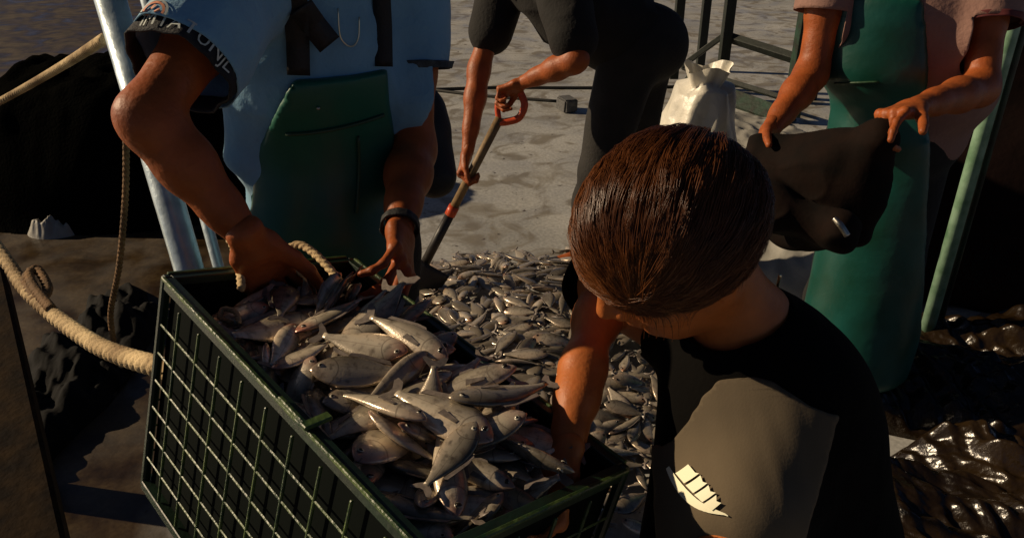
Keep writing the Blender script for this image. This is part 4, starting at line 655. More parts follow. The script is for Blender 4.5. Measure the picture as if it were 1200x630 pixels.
for x, y in ((0, 0), (CL, 0), (CL, CW), (0, CW)):
    cbar((x, y, .001), (x, y, -CH - .001), .012, .012, (1, 0, 0), 'corner_post', M['crate'], bev=.003)
cbar((CL / 2, CW / 2, -CH + .002), (CL / 2, CW / 2, -CH + .008), CL - .01, CW - .01, (1, 0, 0), 'base_panel', M['crate'], bev=0)
# worn handle lug on the long near rim
cbar((.385, -.012, .004), (.385, .022, .010), .012, .006, (1, 0, 0), 'handle_lug', M['crate_bar']); cbar((.325, -.006, .003), (.385, -.006, .003), .006, .006, (0, 0, 1), 'handle_lug', M['crate_bar'])
# fish below the ones in view
bm = bmesh.new()
N1, N2 = 40, 22
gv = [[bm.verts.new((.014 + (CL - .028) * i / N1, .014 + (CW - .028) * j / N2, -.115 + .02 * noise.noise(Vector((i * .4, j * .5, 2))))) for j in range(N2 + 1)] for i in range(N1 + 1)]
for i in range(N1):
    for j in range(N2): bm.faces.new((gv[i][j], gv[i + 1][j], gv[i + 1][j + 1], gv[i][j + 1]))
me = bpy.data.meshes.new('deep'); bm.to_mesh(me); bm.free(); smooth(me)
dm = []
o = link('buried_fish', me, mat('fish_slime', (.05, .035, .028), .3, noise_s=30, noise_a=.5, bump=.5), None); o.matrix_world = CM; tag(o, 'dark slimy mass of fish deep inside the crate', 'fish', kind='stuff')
bm = bmesh.new()
for me, mx in HID:
    k = len(bm.verts); bm.from_mesh(me); bm.verts.ensure_lookup_table(); bmesh.ops.transform(bm, matrix=mx, verts=bm.verts[k:])
me = bpy.data.meshes.new('hid'); bm.to_mesh(me); bm.free(); smooth(me)
for m_ in (M['fish_pile'], M['fin'], M['fish_eye']): me.materials.append(m_)
tag(link('fish_underlayer', me), 'fish lying out of sight under the heap in the crate', 'fish', kind='stuff')

# =================================================================== ROPES
def rope(name, pts, r, label, mt='rope', lobes=3, tw=90, **k):
    o = link(name, tube(pts, r, 24, twist=1.15 / r, lobes=lobes, dense=r * .35), M[mt]); return tag(o, label, 'rope')
rope('rope', [at(-40, 240, 2.2), at(4, 300, 2.05), at(36, 345, 1.85), at(110, 402, 1.5), at(198, 433, 1.20), at(216, 440, 1.15)], .0165,
     'thick pale cream rope sagging from the left edge to the crate', tw=70)
rope('rope', [at(36, 318, 1.93), at(30, 330, 1.90), at(44, 350, 1.80), at(56, 338, 1.86), at(44, 316, 1.93), at(34, 322, 1.90), at(42, 340, 1.82), at(60, 362, 1.70)], .011,
     'frayed brown rope knotted round the thick cream rope', 'rope_brown', tw=110)
rope('rope', [at(149, 60, 1.42), at(148, 160, 1.50), at(147, 230, 1.55), at(140, 310, 1.62), at(130, 365, 1.70), at(133, 400, 1.75)], .0062,
     'thin brown cord hanging straight down beside the metal pipe', 'rope_brown', tw=160)
rope('rope', [at(-40, 140, 2.3), at(20, 108, 2.1), at(75, 76, 1.75), at(122, 46, 1.36)], .0095, 'pale rope slanting down from the top of the metal pipe to the left', tw=120)
rope('rope', [at(335, 292, 1.27), at(352, 287, 1.26), at(372, 300, 1.24), at(392, 322, 1.22), at(402, 338, 1.20)], .0065, 'short tan rope loop tied over the far rim of the crate', tw=160)
rope('rope', [at(262, 270, 1.22), at(273, 288, 1.20), at(277, 306, 1.17), at(281, 318, 1.15), at(283, 338, 1.12)], .0060, 'short pale rope strand beside the hand on the crate corner', tw=160)
rope('rope', [at(272, 378, 1.09), at(258, 372, 1.10), at(262, 362, 1.11), at(276, 366, 1.10), at(280, 378, 1.08)], .0038, 'small curl of thin pale rope on the fish by the crate corner', tw=200, sub=8)

# =================================================================== METAL PIPE FRAME
pf = empty('pipe_frame', ground(258, 540)); tag(pf, 'pale blue galvanised pipe frame leaning behind the crate corner', 'pipe frame')
a, b = at(112, -60, 1.30), at(226, 330, 1.42); dr = (b - a); b2 = a + dr * (a.z / (a.z - b.z)); pf.location = b2
world_parent(tube([a - dr * .2, b2], .0255, 24), 'pipe', M['pipe'], pf)
a, b = at(160, -40, 1.75), at(256, 312, 1.72); dr = (b - a); b3 = a + dr * (a.z / (a.z - b.z))
world_parent(tube([a - dr * .2, b3], .012, 16), 'thin_pipe', M['pipe'], pf)
p1 = at(110, -100, 1.27); world_parent(tube([p1, at(150, -77, 1.76)], .012, 12), 'rung', M['pipe'], pf)

# =================================================================== LEFT BACKGROUND
def crumple(name, c, rx, ry, h, label, seed, n=270, material=None, cat='tarpaulin'):
    c = Vector(c); rs_ = random.Random(seed)
    W_ = []
    for i in range(30):
        a_ = rs_.gauss(.75, .45); fq = rs_.choice((2.2, 4, 8, 14, 20)) * rs_.uniform(.8, 1.2); W_.append((math.cos(a_) * fq, math.sin(a_) * fq, rs_.uniform(0, 9), .66 / fq ** .78))
    def fn(a, b):
        u, v = a * 2 - 1, b * 2 - 1; r = math.hypot(u, v) * (1 + .18 * noise.noise(Vector((u * 2, v * 2, seed)))); k = max(0, 1 - r ** 3); x, y = u * rx, v * ry
        wx = x + .022 * noise.noise(Vector((x * 5, y * 5, seed))); wy = y + .022 * noise.noise(Vector((x * 4, y * 4, seed + 9)))
        z = 0
        for kx, ky, ph, am in W_:
            t = (wx * kx + wy * ky + ph) % 1; z += am * (abs(t - .5) * 2 - .5) * (.4 + .9 * abs(noise.noise(Vector((x * 3 + ph, y * 3, ph)))))
        return c + Vector((x, y, max(-.012, h * k ** .5 + .14 * z * min(1, k * 4) - .012)))
    o = link(name, grid_mesh(n, n, fn), material or M['plastic_tarp']); return tag(o, label, cat)
def mound(name, c, rx, ry, h, material, label, cat, seed=1, amp=.08, rough=3.5, n=90, edge=1.6, ridge=True, kind=None, top=None):
    c = Vector(c)
    def fn(a, b):
        u, v = a * 2 - 1, b * 2 - 1; r = min(1, math.sqrt(u * u + v * v) if True else 0)
        k = max(0, 1 - r ** edge); x, y = u * rx, v * ry
        q = Vector((x * rough + seed * 7, y * rough, seed))
        f = noise.fractal(q, 1, 2, 4)
        if ridge: f = (1 - abs(noise.noise(q + Vector((.4 * f, .3 * f, 0)))) * 2.4) * .7 + .5 * (1 - 2 * abs(noise.noise(q * 2.3))) + .3 * f
        z = h * k ** .6 + amp * f * min(1, k * 3) - .012
        return c + Vector((x, y, max(z, -.012)))
    o = link(name, grid_mesh(n, n, fn), material); return tag(o, label, cat, kind=kind)
mound('net_heap', (-2.15, 4.25, 0), 1.05, .75, .72, M['net'], 'black fishing net heaped high behind the metal pipe', 'fishing net', 2, .09, 3, ridge=False, edge=3)
mound('plastic_bag', (*ground(70, 268).xy, 0), .15, .13, .07, M['grey_sheet'], 'small crumpled shiny plastic bag by the net heap at left', 'plastic bag', 5, .05, 11, n=50)
bt = empty('timber_beam', ground(40, 520)); tag(bt, 'worn brown timber beam at the lower left edge', 'beam')
A0, A1 = at(8, 372, 1.95), at(66, 640, 1.35)
world_parent(bar_mesh(A0 + (A0 - A1) * .3 + Vector((-.10, 0, -.04)), A1 - (A0 - A1) * .6 + Vector((-.10, 0, -.04)), .20, .08, (1, 0, 0), .008), 'plank', M['timber'], bt)
for k in range(4):
    q = (A0 + (A0 - A1) * .3).lerp(A1 - (A0 - A1) * .6, (k + .5) / 4) + Vector((-.10, 0, -.085)); world_parent(bar_mesh(q, Vector((q.x, q.y, 0)), .09, .09, (1, 0, 0), .004), 'post', M['timber'], bt)
q = ground(88, 440)
crumple('shadow_sheet', (q.x, q.y, 0), .20, .62, .10, 'crumpled matt black sheet standing in for the shadow beside the timber beam', 23, n=110, material=M['shadow_black'], cat='shadow sheet')  # added black sheet in place of the shadow along the beam

# =================================================================== RACK, SHEET, BAG, HOSES BEHIND
rk = empty('metal_rack', ground(870, 130)); tag(rk, 'dark green angle iron rack standing behind the white plastic bag', 'rack')
def rd(px): return 6.35 - (px - 800) / 120 * .75
def rp(px, py, k=0): return at(px, py, rd(px) + k)
G1, G2 = rp(806, 98), rp(925, 143)
def rbar(p, q, w, t, name, m_): world_parent(bar_mesh(p, q, w, t, FW, .004), name, m_, rk)
sl_ = (G2 - G1)
rbar(G1, G2, .14, .12, 'base_beam', M['frame_green'])
up_ = Vector((0, 0, 1))
for px, py, wd in ((789, 92, .07), (844, 104, .075), (927, 136, .10)):
    p = rp(px, py); rbar(p, p + up_ * 1.5, wd, wd, 'post', M['frame_green'] if wd > .09 else M['frame_dark'])
rbar(rp(800, 77, -.06), rp(849, 41, -.06), .07, .04, 'brace', M['frame_dark']); rbar(rp(848, 42, -.06), rp(936, 70, -.06), .075, .05, 'cross_rail', M['frame_dark'])
rbar(rp(800, 79, -.05), rp(928, 118, -.05), .035, .035, 'lower_rail', M['frame_dark'])
rbar(rp(812, 84, -.1), rp(830, 100, -.1), .02, .02, 'foot_brace', M['frame_dark']); rbar(rp(830, 88, -.1), rp(822, 100, -.1), .02, .02, 'foot_brace', M['frame_dark'])
# back half of the rack, so that it stands
for px, py in ((789, 92), (927, 136)):
    p = rp(px, py) + Vector((.35, .6, 0)); p.z = 0; rbar(p, p + up_ * 1.5, .07, .07, 'post', M['frame_dark'])
    q = rp(px, py) + up_ * 1.45; rbar(q, q + Vector((.35, .6, 0)), .05, .05, 'top_rail', M['frame_dark'])
gs = ground(872, 160)
mound('sheet', (gs.x, gs.y, 0), .42, .55, .05, M['grey_sheet'], 'pale grey crumpled sheet lying before the green rack', 'sheet', 9, .035, 3.2, n=60, edge=6)
gs = ground(935, 298)
mound('sack', (1.30, 3.25, 0), .42, .45, .16, M['grey_sheet'], 'grey sack lying flat on the ground behind the boy', 'sack', 4, .05, 3, n=60, edge=3)
for i, (p, q, lb) in enumerate((((470, 106), (690, 103), 'upper of the two thin black hoses crossing the concrete behind the shovel'), ((480, 102), (655, 119), 'lower of the two thin black hoses crossing the concrete behind the shovel'))):
    a, b = ground(*p, z=.012), ground(*q, z=.012); m_ = (a + b) / 2 + Vector((0, .05 * (1 - 2 * i), 0)); o = link('hose', tube([a + (a - b) * .6, a, m_, b] + ([b + (b - a) * .8] if i == 0 else []), .013, 8), M['hose']); tag(o, lb, 'hose')
cbm = bmesh.new(); bmesh.ops.create_cube(cbm, size=1); bmesh.ops.scale(cbm, vec=(.11, .16, .10), verts=cbm.verts[:]); bmesh.ops.bevel(cbm, geom=cbm.edges[:], offset=.012, segments=2, affect='EDGES')
for v_ in cbm.verts: v_.co += Vector((noise.noise(v_.co * 20), noise.noise(v_.co * 20 + Vector((5, 0, 0))), 0)) * .012
me = bpy.data.meshes.new('block'); cbm.to_mesh(me); cbm.free(); o = link('concrete_block', me, M['concrete_block']); o.location = ground(664, 130) + Vector((0, 0, .05)); o.rotation_euler.z = .4; tag(o, 'small grey concrete block on the ground left of the shoveller\'s legs', 'block')
# white plastic sack
bgp = at(806, 214, 4.3); bgp.z = 0
def bag(a, b):
    th = a * 2 * math.pi; t = b
    r = (.27 * (1 - t) ** .75 + .075) * (1 - .1 * math.sin(t * 3)) if t < .86 else .075 + (t - .86) * .30
    r *= 1 + .09 * math.sin(th * 7 + 3 * math.sin(t * 3)) * (.15 + t) + .20 * noise.noise(Vector((math.cos(th) * 2, math.sin(th) * 2, t * 3))) + .03 * noise.noise(Vector((math.cos(th) * 4, math.sin(th) * 4, t * 7)))
    return bgp + Vector((r * math.cos(th) + .04 * t, r * math.sin(th), .70 * t + .02 * math.sin(th * 3) * t))
me = grid_mesh(120, 40, bag); bm = bmesh.new(); bm.from_mesh(me); bmesh.ops.remove_doubles(bm, verts=bm.verts[:], dist=.0005); bm.to_mesh(me); bm.free(); smooth(me)
bgo = link('plastic_sack', me, M['clear_bag']); tag(bgo, 'tall off-white plastic sack gathered at its top, behind the boy\'s head', 'sack')

# =================================================================== RIGHT SIDE: pole, tarpaulins
gp = at(1158, 130, 2.45); gx, gy = gp.x, gp.y
pl = empty('green_pole', (gx, gy, 0)); tag(pl, 'pale green painted metal pole behind the man in the pink shirt', 'pole')
world_parent(tube([(gx, gy, 0), (gx, gy, 2.3)], .024, 20), 'pole', M['pole_green'], pl); world_parent(tube([(gx + .05, gy + .02, 0), (gx + .05, gy + .02, 2.3)], .012, 12), 'conduit', M['frame_green'], pl)
world_parent(bar_mesh((gx, gy, 0), (gx, gy, .012), .12, .12, (1, 0, 0), .002), 'base_plate', M['frame_green'], pl)
crumple('plastic_tarpaulin', (1.62, 2.22, 0), .62, .36, .17, 'upper crumpled glossy brown plastic sheet at the lower right', 11)
crumple('plastic_tarpaulin', (1.32, 1.58, 0), .50, .32, .17, 'lower crumpled glossy brown plastic sheet nearest the camera at right', 17)
bpr = [E((2.35, 3.5, .55), (.75, .7, .62), None, .1), C((1.9, 3.1, .4), (2.7, 3.2, .4), .42, .42, .15), C((1.9, 3.3, .9), (3.0, 3.4, .95), .35, .38, .15), C((1.75, 3.0, .2), (3.2, 3.0, .2), .3, .3, .1)]
shape('covered_stack', bpr, .03, M['maroon'], None, clips=[((0, 0, .0), (0, 0, -1))], amp=.035, scale=9, axis=(0, 0, 1), seed=4)
tag(bpy.data.objects['covered_stack'], 'tall stack under a near-black maroon cover at the right edge', 'covered stack')

# =================================================================== PEOPLE
def person(label, base): return tag(empty('person', base), label, 'person')
def body_mesh(groups, material, parent, name='body', relax_it=1):
    parts = []
    for prims, h in groups:
        P, Q = grow(prims, h); P = relax(P, Q, relax_it, .4); parts.append((P, Q))
    me = to_mesh(name, parts); return world_parent(me, name, material, parent)
def hair_cap(c, f, l, parent, s=1.0, material=None, h=.006):
    f, l, u = basis(f, l); Rm = [tuple(f), tuple(l), tuple(u)]; c = Vector(c)
    pr = [E(c + (f * -.016 + u * .034) * s, (.102 * s, .083 * s, .094 * s), Rm, .02), E(c + (f * -.05 - u * .02) * s, (.055 * s, .072 * s, .07 * s), Rm, .03)]
    return shape('hair', pr, h, material or M['hair_black'], parent, clips=[(c + (f * .05 + u * .045) * s, tuple(f * .8 - u * .75)), (c - u * .075 * s, tuple(-u))], amp=.003, scale=120, axis=u, seed=2)

# ---- left man, blue T-shirt, green bib apron
shr, shl = at(288, -28, 1.20), at(476, -8, 1.44)
elr, wrr = at(172, 136, 1.04), at(292, 282, 1.12)
ell, wrl = at(484, 172, 1.50), at(468, 268, 1.33)
pel = Vector((-.37, 1.46, .92)); chs = at(383, 70, 1.42); nk = (shr + shl) / 2 + Vector((.02, 0, .06))
fl_ = nrm((shl - shr).cross(Vector((0, 0, 1)))); fl_ = -fl_ if fl_.y > 0 else fl_
m1 = person('man in pale blue T-shirt and dark green bib apron gripping the crate', (pel.x, pel.y, 0))
hd1 = nk + Vector((0, 0, .20)) + fl_ * .09
def pl3(a, b, c, toward):
    n_ = (b - a).cross(c - a).normalized(); n_ = n_ if n_.dot(toward) > 0 else -n_; return (a, tuple(n_))
TP = torso_prims(pel, chs, shl, shr, nk, 1, 1.02, 1.0, fl_)
lv = nrm(shl - shr)
legs = leg_prims(pel + lv * .1 - Vector((0, 0, .05)), (pel.x + .06, 1.60, .5), (pel.x + .07, 1.66, .08), (pel.x + .2, 1.55, .04)) + leg_prims(pel - lv * .1 - Vector((0, 0, .05)), (pel.x - .14, 1.42, .5), (pel.x - .17, 1.45, .08), (pel.x - .06, 1.33, .04))
hr = hand_prims(wrr, at(312, 322, 1.19) - wrr, (FW * -.35 + RX * .35 + UP * -.2), -1, 1.05, (28, 45, 35), 5, thumb_out=28)
hl = hand_prims(wrl, (at(470, 330, 1.24) - wrl), (RX * -.9 + FW * .35), 1, 1.0, (22, 30, 25), 5, thumb_out=25, thumb=(30, 10))
body_mesh([(TP + legs + arm_prims(shr, elr, wrr, 1.0, .91) + arm_prims(shl, ell, wrl), .006), (head_prims(hd1, fl_ - Vector((0, 0, .6)), lv) + [C(nk, hd1 - Vector((0, 0, .05)), .058, .056, .03)], .005), (hr + hl, .0032)], M['skin'], m1)
hair_cap(hd1, fl_ - Vector((0, 0, .6)), lv, m1)
def uarm(a, b, t0, t1, r0, r1, k=.03): a, b = Vector(a), Vector(b); return C(a.lerp(b, t0), a.lerp(b, t1), r0, r1, k)
# the T-shirt: body plus two open sleeves, the right one ending in the black lettered band
cuff = shr.lerp(elr, .66); ax = (elr - shr).normalized()
SP = torso_prims(pel, chs, shl, shr, nk, 1, 1.06, 1.05, fl_) + [C(shr, cuff + ax * .03, .066, .064, .04), C(shl, shl.lerp(ell, .62), .068, .062, .03),
     C(at(320, 40, 1.36), at(285, 180, 1.40), .06, .016, .05)]
P, Q = grow(SP, .0055, .012)
def cutout(P_, Q_, keep): 
    m_ = keep[Q_].all(1); Q_ = Q_[m_]; u_, inv = np.unique(Q_, return_inverse=True); return P_[u_], inv.reshape(Q_.shape)
P = relax(P, Q, 2); P = folds(P, Q, .0075, 13, tuple(ax * .5 + Vector((0, 0, 1))), 5, .3); P = folds(P, Q, .0025, 34, tuple(ax), 8, .3); P += normals(P, Q) * (.0015 * vnoise(P, 90, 2))[:, None]
def snap(P_, Q_, cuts, tol=.012):
    """pull the ragged border vertices of a cut garment onto the cutting plane or sphere"""
    e = np.sort(np.concatenate([Q_[:, [0, 1]], Q_[:, [1, 2]], Q_[:, [2, 3]], Q_[:, [3, 0]]]), 1); u_, c_ = np.unique(e, axis=0, return_counts=True)
    bd = u_[c_ == 1]; b_ = np.unique(bd); P_ = P_.copy()
    nb = {}
    for _ in range(3):
        s_ = np.zeros_like(P_); w_ = np.zeros(len(P_))
        for i_, j_ in ((0, 1), (1, 0)):
            for k in range(3): s_[:, k] += np.bincount(bd[:, i_], P_[bd[:, j_], k], len(P_))
            w_ += np.bincount(bd[:, i_], minlength=len(P_))
        P_[b_] = P_[b_] * .4 + .6 * s_[b_] / w_[b_][:, None]
        for c in cuts:
            if c[0] == 'p':
                g = (P_[b_] - np.array(c[1])) @ np.array(c[2]); m_ = (np.abs(g) < tol) & (np.linalg.norm(P_[b_] - np.array(c[1]), axis=1) < .16); P_[b_[m_]] -= g[m_][:, None] * np.array(c[2])[None]
            else:
                v_ = P_[b_] - np.array(c[1]); r_ = np.linalg.norm(v_, axis=1); m_ = np.abs(r_ - c[2]) < tol; P_[b_[m_]] = np.array(c[1]) + v_[m_] / r_[m_][:, None] * c[2]
    return P_
def beyond(P_, p, n_): return (P_ - np.array(p)) @ np.array(n_)
near_arm = np.linalg.norm(P - np.array(elr), axis=1) < .24
keep = ~((beyond(P, cuff, ax) > 0) & near_arm)
cl2 = shl.lerp(ell, .47); ax2 = (ell - shl).normalized(); keep &= ~((beyond(P, cl2, ax2) > 0) & (np.linalg.norm(P - np.array(cl2), axis=1) < .13) & ((P - np.array(chs)) @ np.array(lv) > .12))
keep &= P[:, 2] > .86
nkd = np.linalg.norm(P - np.array(nk + Vector((0, 0, .03)) + fl_ * .03), axis=1); keep &= nkd > .085
P, Q = cutout(P, Q, keep); P = snap(P, Q, [('p', cuff, ax), ('p', cl2, ax2), ('s', nk + Vector((0, 0, .03)) + fl_ * .03, .085)])
ts1 = world_parent(to_mesh('t_shirt', [(P, Q)]), 't_shirt', M['blue_shirt'], m1)
def thick(o, t=.002):
    md = o.modifiers.new('thickness', 'SOLIDIFY'); md.thickness = t; md.offset = -1
thick(ts1)
# sleeve band with its lettering
def ring(c0, c1, r0, r1, side=None, wv=1, n=48, wob=.004, seed=0):
    c0, c1 = Vector(c0), Vector(c1); T_ = (c1 - c0).normalized(); N_ = T_.cross(Vector((0, 0, 1)) if side is None else Vector(side)).normalized(); B_ = T_.cross(N_)
    def fn(a, b):
        th = a * 2 * math.pi; rr_ = (r0 + (r1 - r0) * b) + wob * math.sin(th * 5 + seed) * b + wob * .5 * math.sin(th * 11 + seed * 2)
        return c0.lerp(c1, b) + (N_ * math.cos(th) * wv + B_ * math.sin(th)) * rr_
    return grid_mesh(n, 6, fn), fn
bme, bfn = ring(cuff - ax * .014, cuff + ax * .018, .0775, .0745); bnd = world_parent(bme, 'sleeve_band', M['band_black'], m1); thick(bnd, .003)
cme, _ = ring(shl.lerp(ell, .44), shl.lerp(ell, .485), .083, .081, seed=2); thick(world_parent(cme, 'sleeve_hem', mat('hem_dark', (.06, .08, .09), .85, noise_s=90, noise_a=.6), m1))
def text_mesh(s, size=1):
    cu = bpy.data.curves.new('t', 'FONT'); cu.body = s; cu.size = size; cu.align_x = 'CENTER'; cu.align_y = 'CENTER'; cu.resolution_u = 2
    o = bpy.data.objects.new('t', cu); COL.objects.link(o); dg = bpy.context.evaluated_depsgraph_get(); me = bpy.data.meshes.new_from_object(o.evaluated_get(dg)); bpy.data.objects.remove(o); return me
def band_text(s, fn, parent, a_mid, scale_a, size_b):
    me = text_mesh(s); bm = bmesh.new(); bm.from_mesh(me); bmesh.ops.subdivide_edges(bm, edges=[e for e in bm.edges if e.calc_length() > .3], cuts=2)
    c_in = lambda a, b: fn(a % 1, b)
    for v_ in bm.verts:
        a = a_mid + v_.co.x * scale_a; b = .5 + v_.co.y * size_b; p = c_in(a, b); q = c_in(a, b + .01) ; r_ = c_in(a + .003, b)
        n_ = (q - p).cross(r_ - p).normalized(); ctr = cuff
        if (p - ctr).dot(n_) < 0: n_ = -n_
        v_.co = p + n_ * .0025
    me2 = bpy.data.meshes.new('lettering'); bm.to_mesh(me2); bm.free(); world_parent(me2, 'lettering', M['print_white'], parent)
# angle on the ring that faces the camera
best = max(range(60), key=lambda i: (bfn(i / 60, .5) - cuff).dot(CAM - cuff)) / 60
dirx = (bfn(best + .05, .5) - bfn(best - .05, .5)).dot(RX)
band_text('IMTATUNJL', bfn, m1, best, (.060 if dirx > 0 else -.060), (1.0 if (bfn(best, 1) - bfn(best, 0)).dot(UP) > 0 else -1.0) * .95)
# apron: thick sheet over the front of the torso, flaring to a skirt
AP = torso_prims(pel, chs, shl, shr, nk, 1, 1.0, 1.06, fl_)[:3] + [C(pel + fl_ * .02, pel + fl_ * .06 - Vector((0, 0, .55)), .13, .20, .08, w=1.35, s=tuple(lv))]
top = at(398, 82, 1.33)
ap1 = shape('apron', AP, .007, M['apron_green'], m1, off=.030, clips=[(chs - fl_ * .02, tuple(-fl_)), (top, (0, 0, 1)), pl3(at(456, 75, 1.3), at(464, 290, 1.3), at(456, 75, 1.6), RX), pl3(at(345, 90, 1.3), at(278, 215, 1.3), at(345, 90, 1.6), -RX), (pel - Vector((0, 0, .5)), (0, 0, -1))], amp=.011, scale=9, axis=(.3, .2, 1), seed=9, rel=3, fine=.0012, fine_scale=40)
bv = bvh_of(ap1)
def on(bv_, px, py, lift=.004, mesh_default=1.35):
    d = (at(px, py, 1) - CAM).normalized(); h_ = bv_.ray_cast(CAM, d); return (h_[0] - d * lift) if h_[0] else at(px, py, mesh_default)
seam = mat('apron_seam', (.02, .06, .025), .5, bump=.3)
world_parent(tube([on(bv, x, y) for x, y in ((335, 158), (365, 156), (400, 150), (430, 142), (450, 135))], .0035, 6, sub=4), 'seam', seam, m1)
world_parent(tube([on(bv, x, y) for x, y in ((420, 160), (421, 190), (420, 220), (418, 250))], .003, 6, sub=4), 'seam', seam, m1)
bs_ = bmesh.new(); bmesh.ops.create_uvsphere(bs_, u_segments=10, v_segments=6, radius=.0032); me = bpy.data.meshes.new('stud'); bs_.to_mesh(me); bs_.free(); smooth(me)
o = link('stud', me, M['steel']); o.location = on(bv, 373, 127); put_world(o, m1)
bv1 = bvh_of(ts1)
def strap(pts, wd, name='strap', parent=m1, bvx=None, material=None, lift=.012, dd=1.35):
    ps = [on(bvx, x, y, lift, dd) for x, y in pts]
    def fn(a, b):
        x = a * (len(ps) - 1); i = min(int(x), len(ps) - 2); p = ps[i].lerp(ps[i + 1], x - i); T_ = (ps[i + 1] - ps[i]).normalized(); S_ = T_.cross(CAM - p).normalized(); return p + S_ * (b - .5) * wd
    o = world_parent(grid_mesh(12, 2, fn), name, material or M['strap_black'], parent); thick(o, .003); return o
strap([(345, -20), (347, 20), (349, 50), (350, 88)], .036, bvx=bv1); strap([(446, -20), (449, 30), (450, 78)], .030, bvx=bv1)
strap([(352, 8), (368, 30), (386, 52)], .040, 'strap_end', bvx=bv1, lift=.02)
world_parent(tube([on(bv1, x, y, .006) for x, y in ((396, 10), (398, 40), (405, 52), (414, 54), (420, 44), (421, 20))], .0012, 6, sub=5), 'necklace', M['chain'], m1)
# sleeve emblem: orange ring with inner strokes
en = (CAM - at(222, 43, 1.1)).normalized(); eu = nrm(RX * .75 - UP * .65); eo = at(215, 43, 1.13)
def ringpoly(r0, r1, n=20, sx=1, sy=1, cx_=0, cy=0):
    return [[(cx_ + sx * r * math.cos(t), cy + sy * r * math.sin(t)) for r, t in ((r0, a0), (r1, a0), (r1, a1), (r0, a1))] for a0, a1 in [(2 * math.pi * i / n, 2 * math.pi * (i + 1) / n) for i in range(n)]]
vv_ = en.cross(eu)
decal('sleeve_emblem', ringpoly(.012, .0155) + [[(-.007, -.008), (-.003, -.008), (-.003, .008), (-.007, .008)], [(.001, -.008), (.005, -.008), (.007, .006), (.003, .008)]], eo, eu, vv_, bv1, M['print_orange'], m1)
decal('sleeve_emblem', ringpoly(.0165, .0195), eo, eu, vv_, bv1, M['print_white'], m1)
decal('sleeve_emblem', [[(-.05 + .012 * i, .02 + .006 * (i % 2)), (-.043 + .012 * i, .02 + .004 * (i % 3)), (-.042 + .012 * i, .032), (-.049 + .012 * i, .034)] for i in range(3)], eo, eu, vv_, bv1, M['print_white'], m1)
shape('trousers', legs[:3] + legs[4:7] + [E(pel, (.17, .12, .13), [tuple(lv), tuple(fl_), (0, 0, 1)], .05)], .009, M['dark_cloth'], m1, off=.016, clips=[((0, 0, .95), (0, 0, 1))], amp=.004, scale=14, axis=(0, 0, 1), seed=1)
shape('boots', [legs[2], legs[3], legs[6], legs[7]], .008, M['boot'], m1, off=.02, clips=[((0, 0, .34), (0, 0, 1)), ((0, 0, 0.005), (0, 0, -1))])
# dark wrist band on his left forearm
wb, _ = ring(ell.lerp(wrl, .93), wrl, .033, .034, wob=.001); thick(world_parent(wb, 'wrist_band', M['strap_black'], m1), .004)
# black bag hanging behind his left arm
bgp2 = at(500, 150, 1.82)
bg_ = shape('shoulder_bag', [C(at(500, 130, 1.84), at(508, 205, 1.84), .040, .050, .03), C(at(492, 90, 1.84), at(502, 150, 1.84), .018, .04, .03)], .006, M['strap_black'], None, amp=.006, scale=14, axis=(0, 0, 1), seed=6)
tag(bg_, 'limp black cloth bag hanging behind the bare arm of the man in blue', 'bag')
world_parent(tube([shl + Vector((-.02, -.03, .085)), shl + Vector((.03, .09, .05)), at(483, 40, 1.72), at(486, 70, 1.80), at(492, 98, 1.83)], .007, 8), 'strap', M['strap_black'], bg_)

# ---- shoveller behind
hip = Vector((.50, 3.2, 1.0)); s_n, s_f = Vector((.16, 2.92, 1.26)), Vector((-.02, 3.20, 1.24)); nk2 = (s_n + s_f) / 2 + Vector((-.06, 0, .03)); ch2 = ((s_n + s_f) / 2).lerp(hip, .25)
m2 = person('stooping man in dark clothes digging with an orange-handled shovel', (.32, 3.15, 0))
e_f, w_f = at(562, 78, 3.02), at(548, 178, 3.0)
e_n, w_n = at(676, 70, 2.66), at(612, 97, 2.82)
TP2 = torso_prims(hip, ch2, s_n, s_f, nk2, 1, .95, .95, Vector((-.35, 0, -.9)))
lg2 = leg_prims((.46, 3.1, .95), (.36, 3.02, .50), (.33, 3.14, .07), (.16, 3.10, .035), 1, 1.1) + leg_prims((.54, 3.3, .95), (.56, 3.38, .5), (.62, 3.52, .07), (.45, 3.50, .035), 1, 1.1)
grip = at(590, 112, 2.86); low = at(540, 202, 3.0)
h2f = hand_prims(w_f, at(538, 215, 3.0) - w_f, RX * .8 - UP * .2 - FW * .1, 1, 1.0, (60, 70, 45), 3, thumb_out=30, thumb=(40, 30))
h2n = hand_prims(w_n, at(580, 112, 2.88) - w_n, UP * -1 - RX * .1, -1, 1.0, (55, 75, 45), 3, thumb_out=30, thumb=(30, 30))
hd2 = nk2 + Vector((-.17, 0, .10))
body_mesh([(TP2 + lg2 + arm_prims(s_f, e_f, w_f) + arm_prims(s_n, e_n, w_n), .008), (head_prims(hd2, (-.5, 0, -.8), (0, -1, 0)) + [C(nk2, hd2, .056, .055, .03)], .007), (h2f + h2n, .005)], M['skin'], m2)
hair_cap(hd2, (-.5, 0, -.8), (0, -1, 0), m2)
sh2 = TP2 + [uarm(s_f, e_f, 0, .62, .064, .066), uarm(s_n, e_n, 0, .75, .072, .068), C(hip + Vector((-.03, -.03, 0)), ch2 + Vector((.05, -.02, -.06)), .14, .13, .06)]
shape('shirt', sh2, .009, M['dark_shirt'], m2, off=.016, clips=[(hip + Vector((.02, 0, 0)), (.97, 0, -.2))], amp=.013, scale=13, axis=(.5, 0, .3), seed=3)
shape('trousers', lg2[:3] + lg2[4:7] + [E(hip + Vector((.02, 0, -.02)), (.15, .17, .14), None, .06)], .009, M['dark_trousers'], m2, off=.022, amp=.012, scale=13, axis=(0, 0, 1), seed=8)
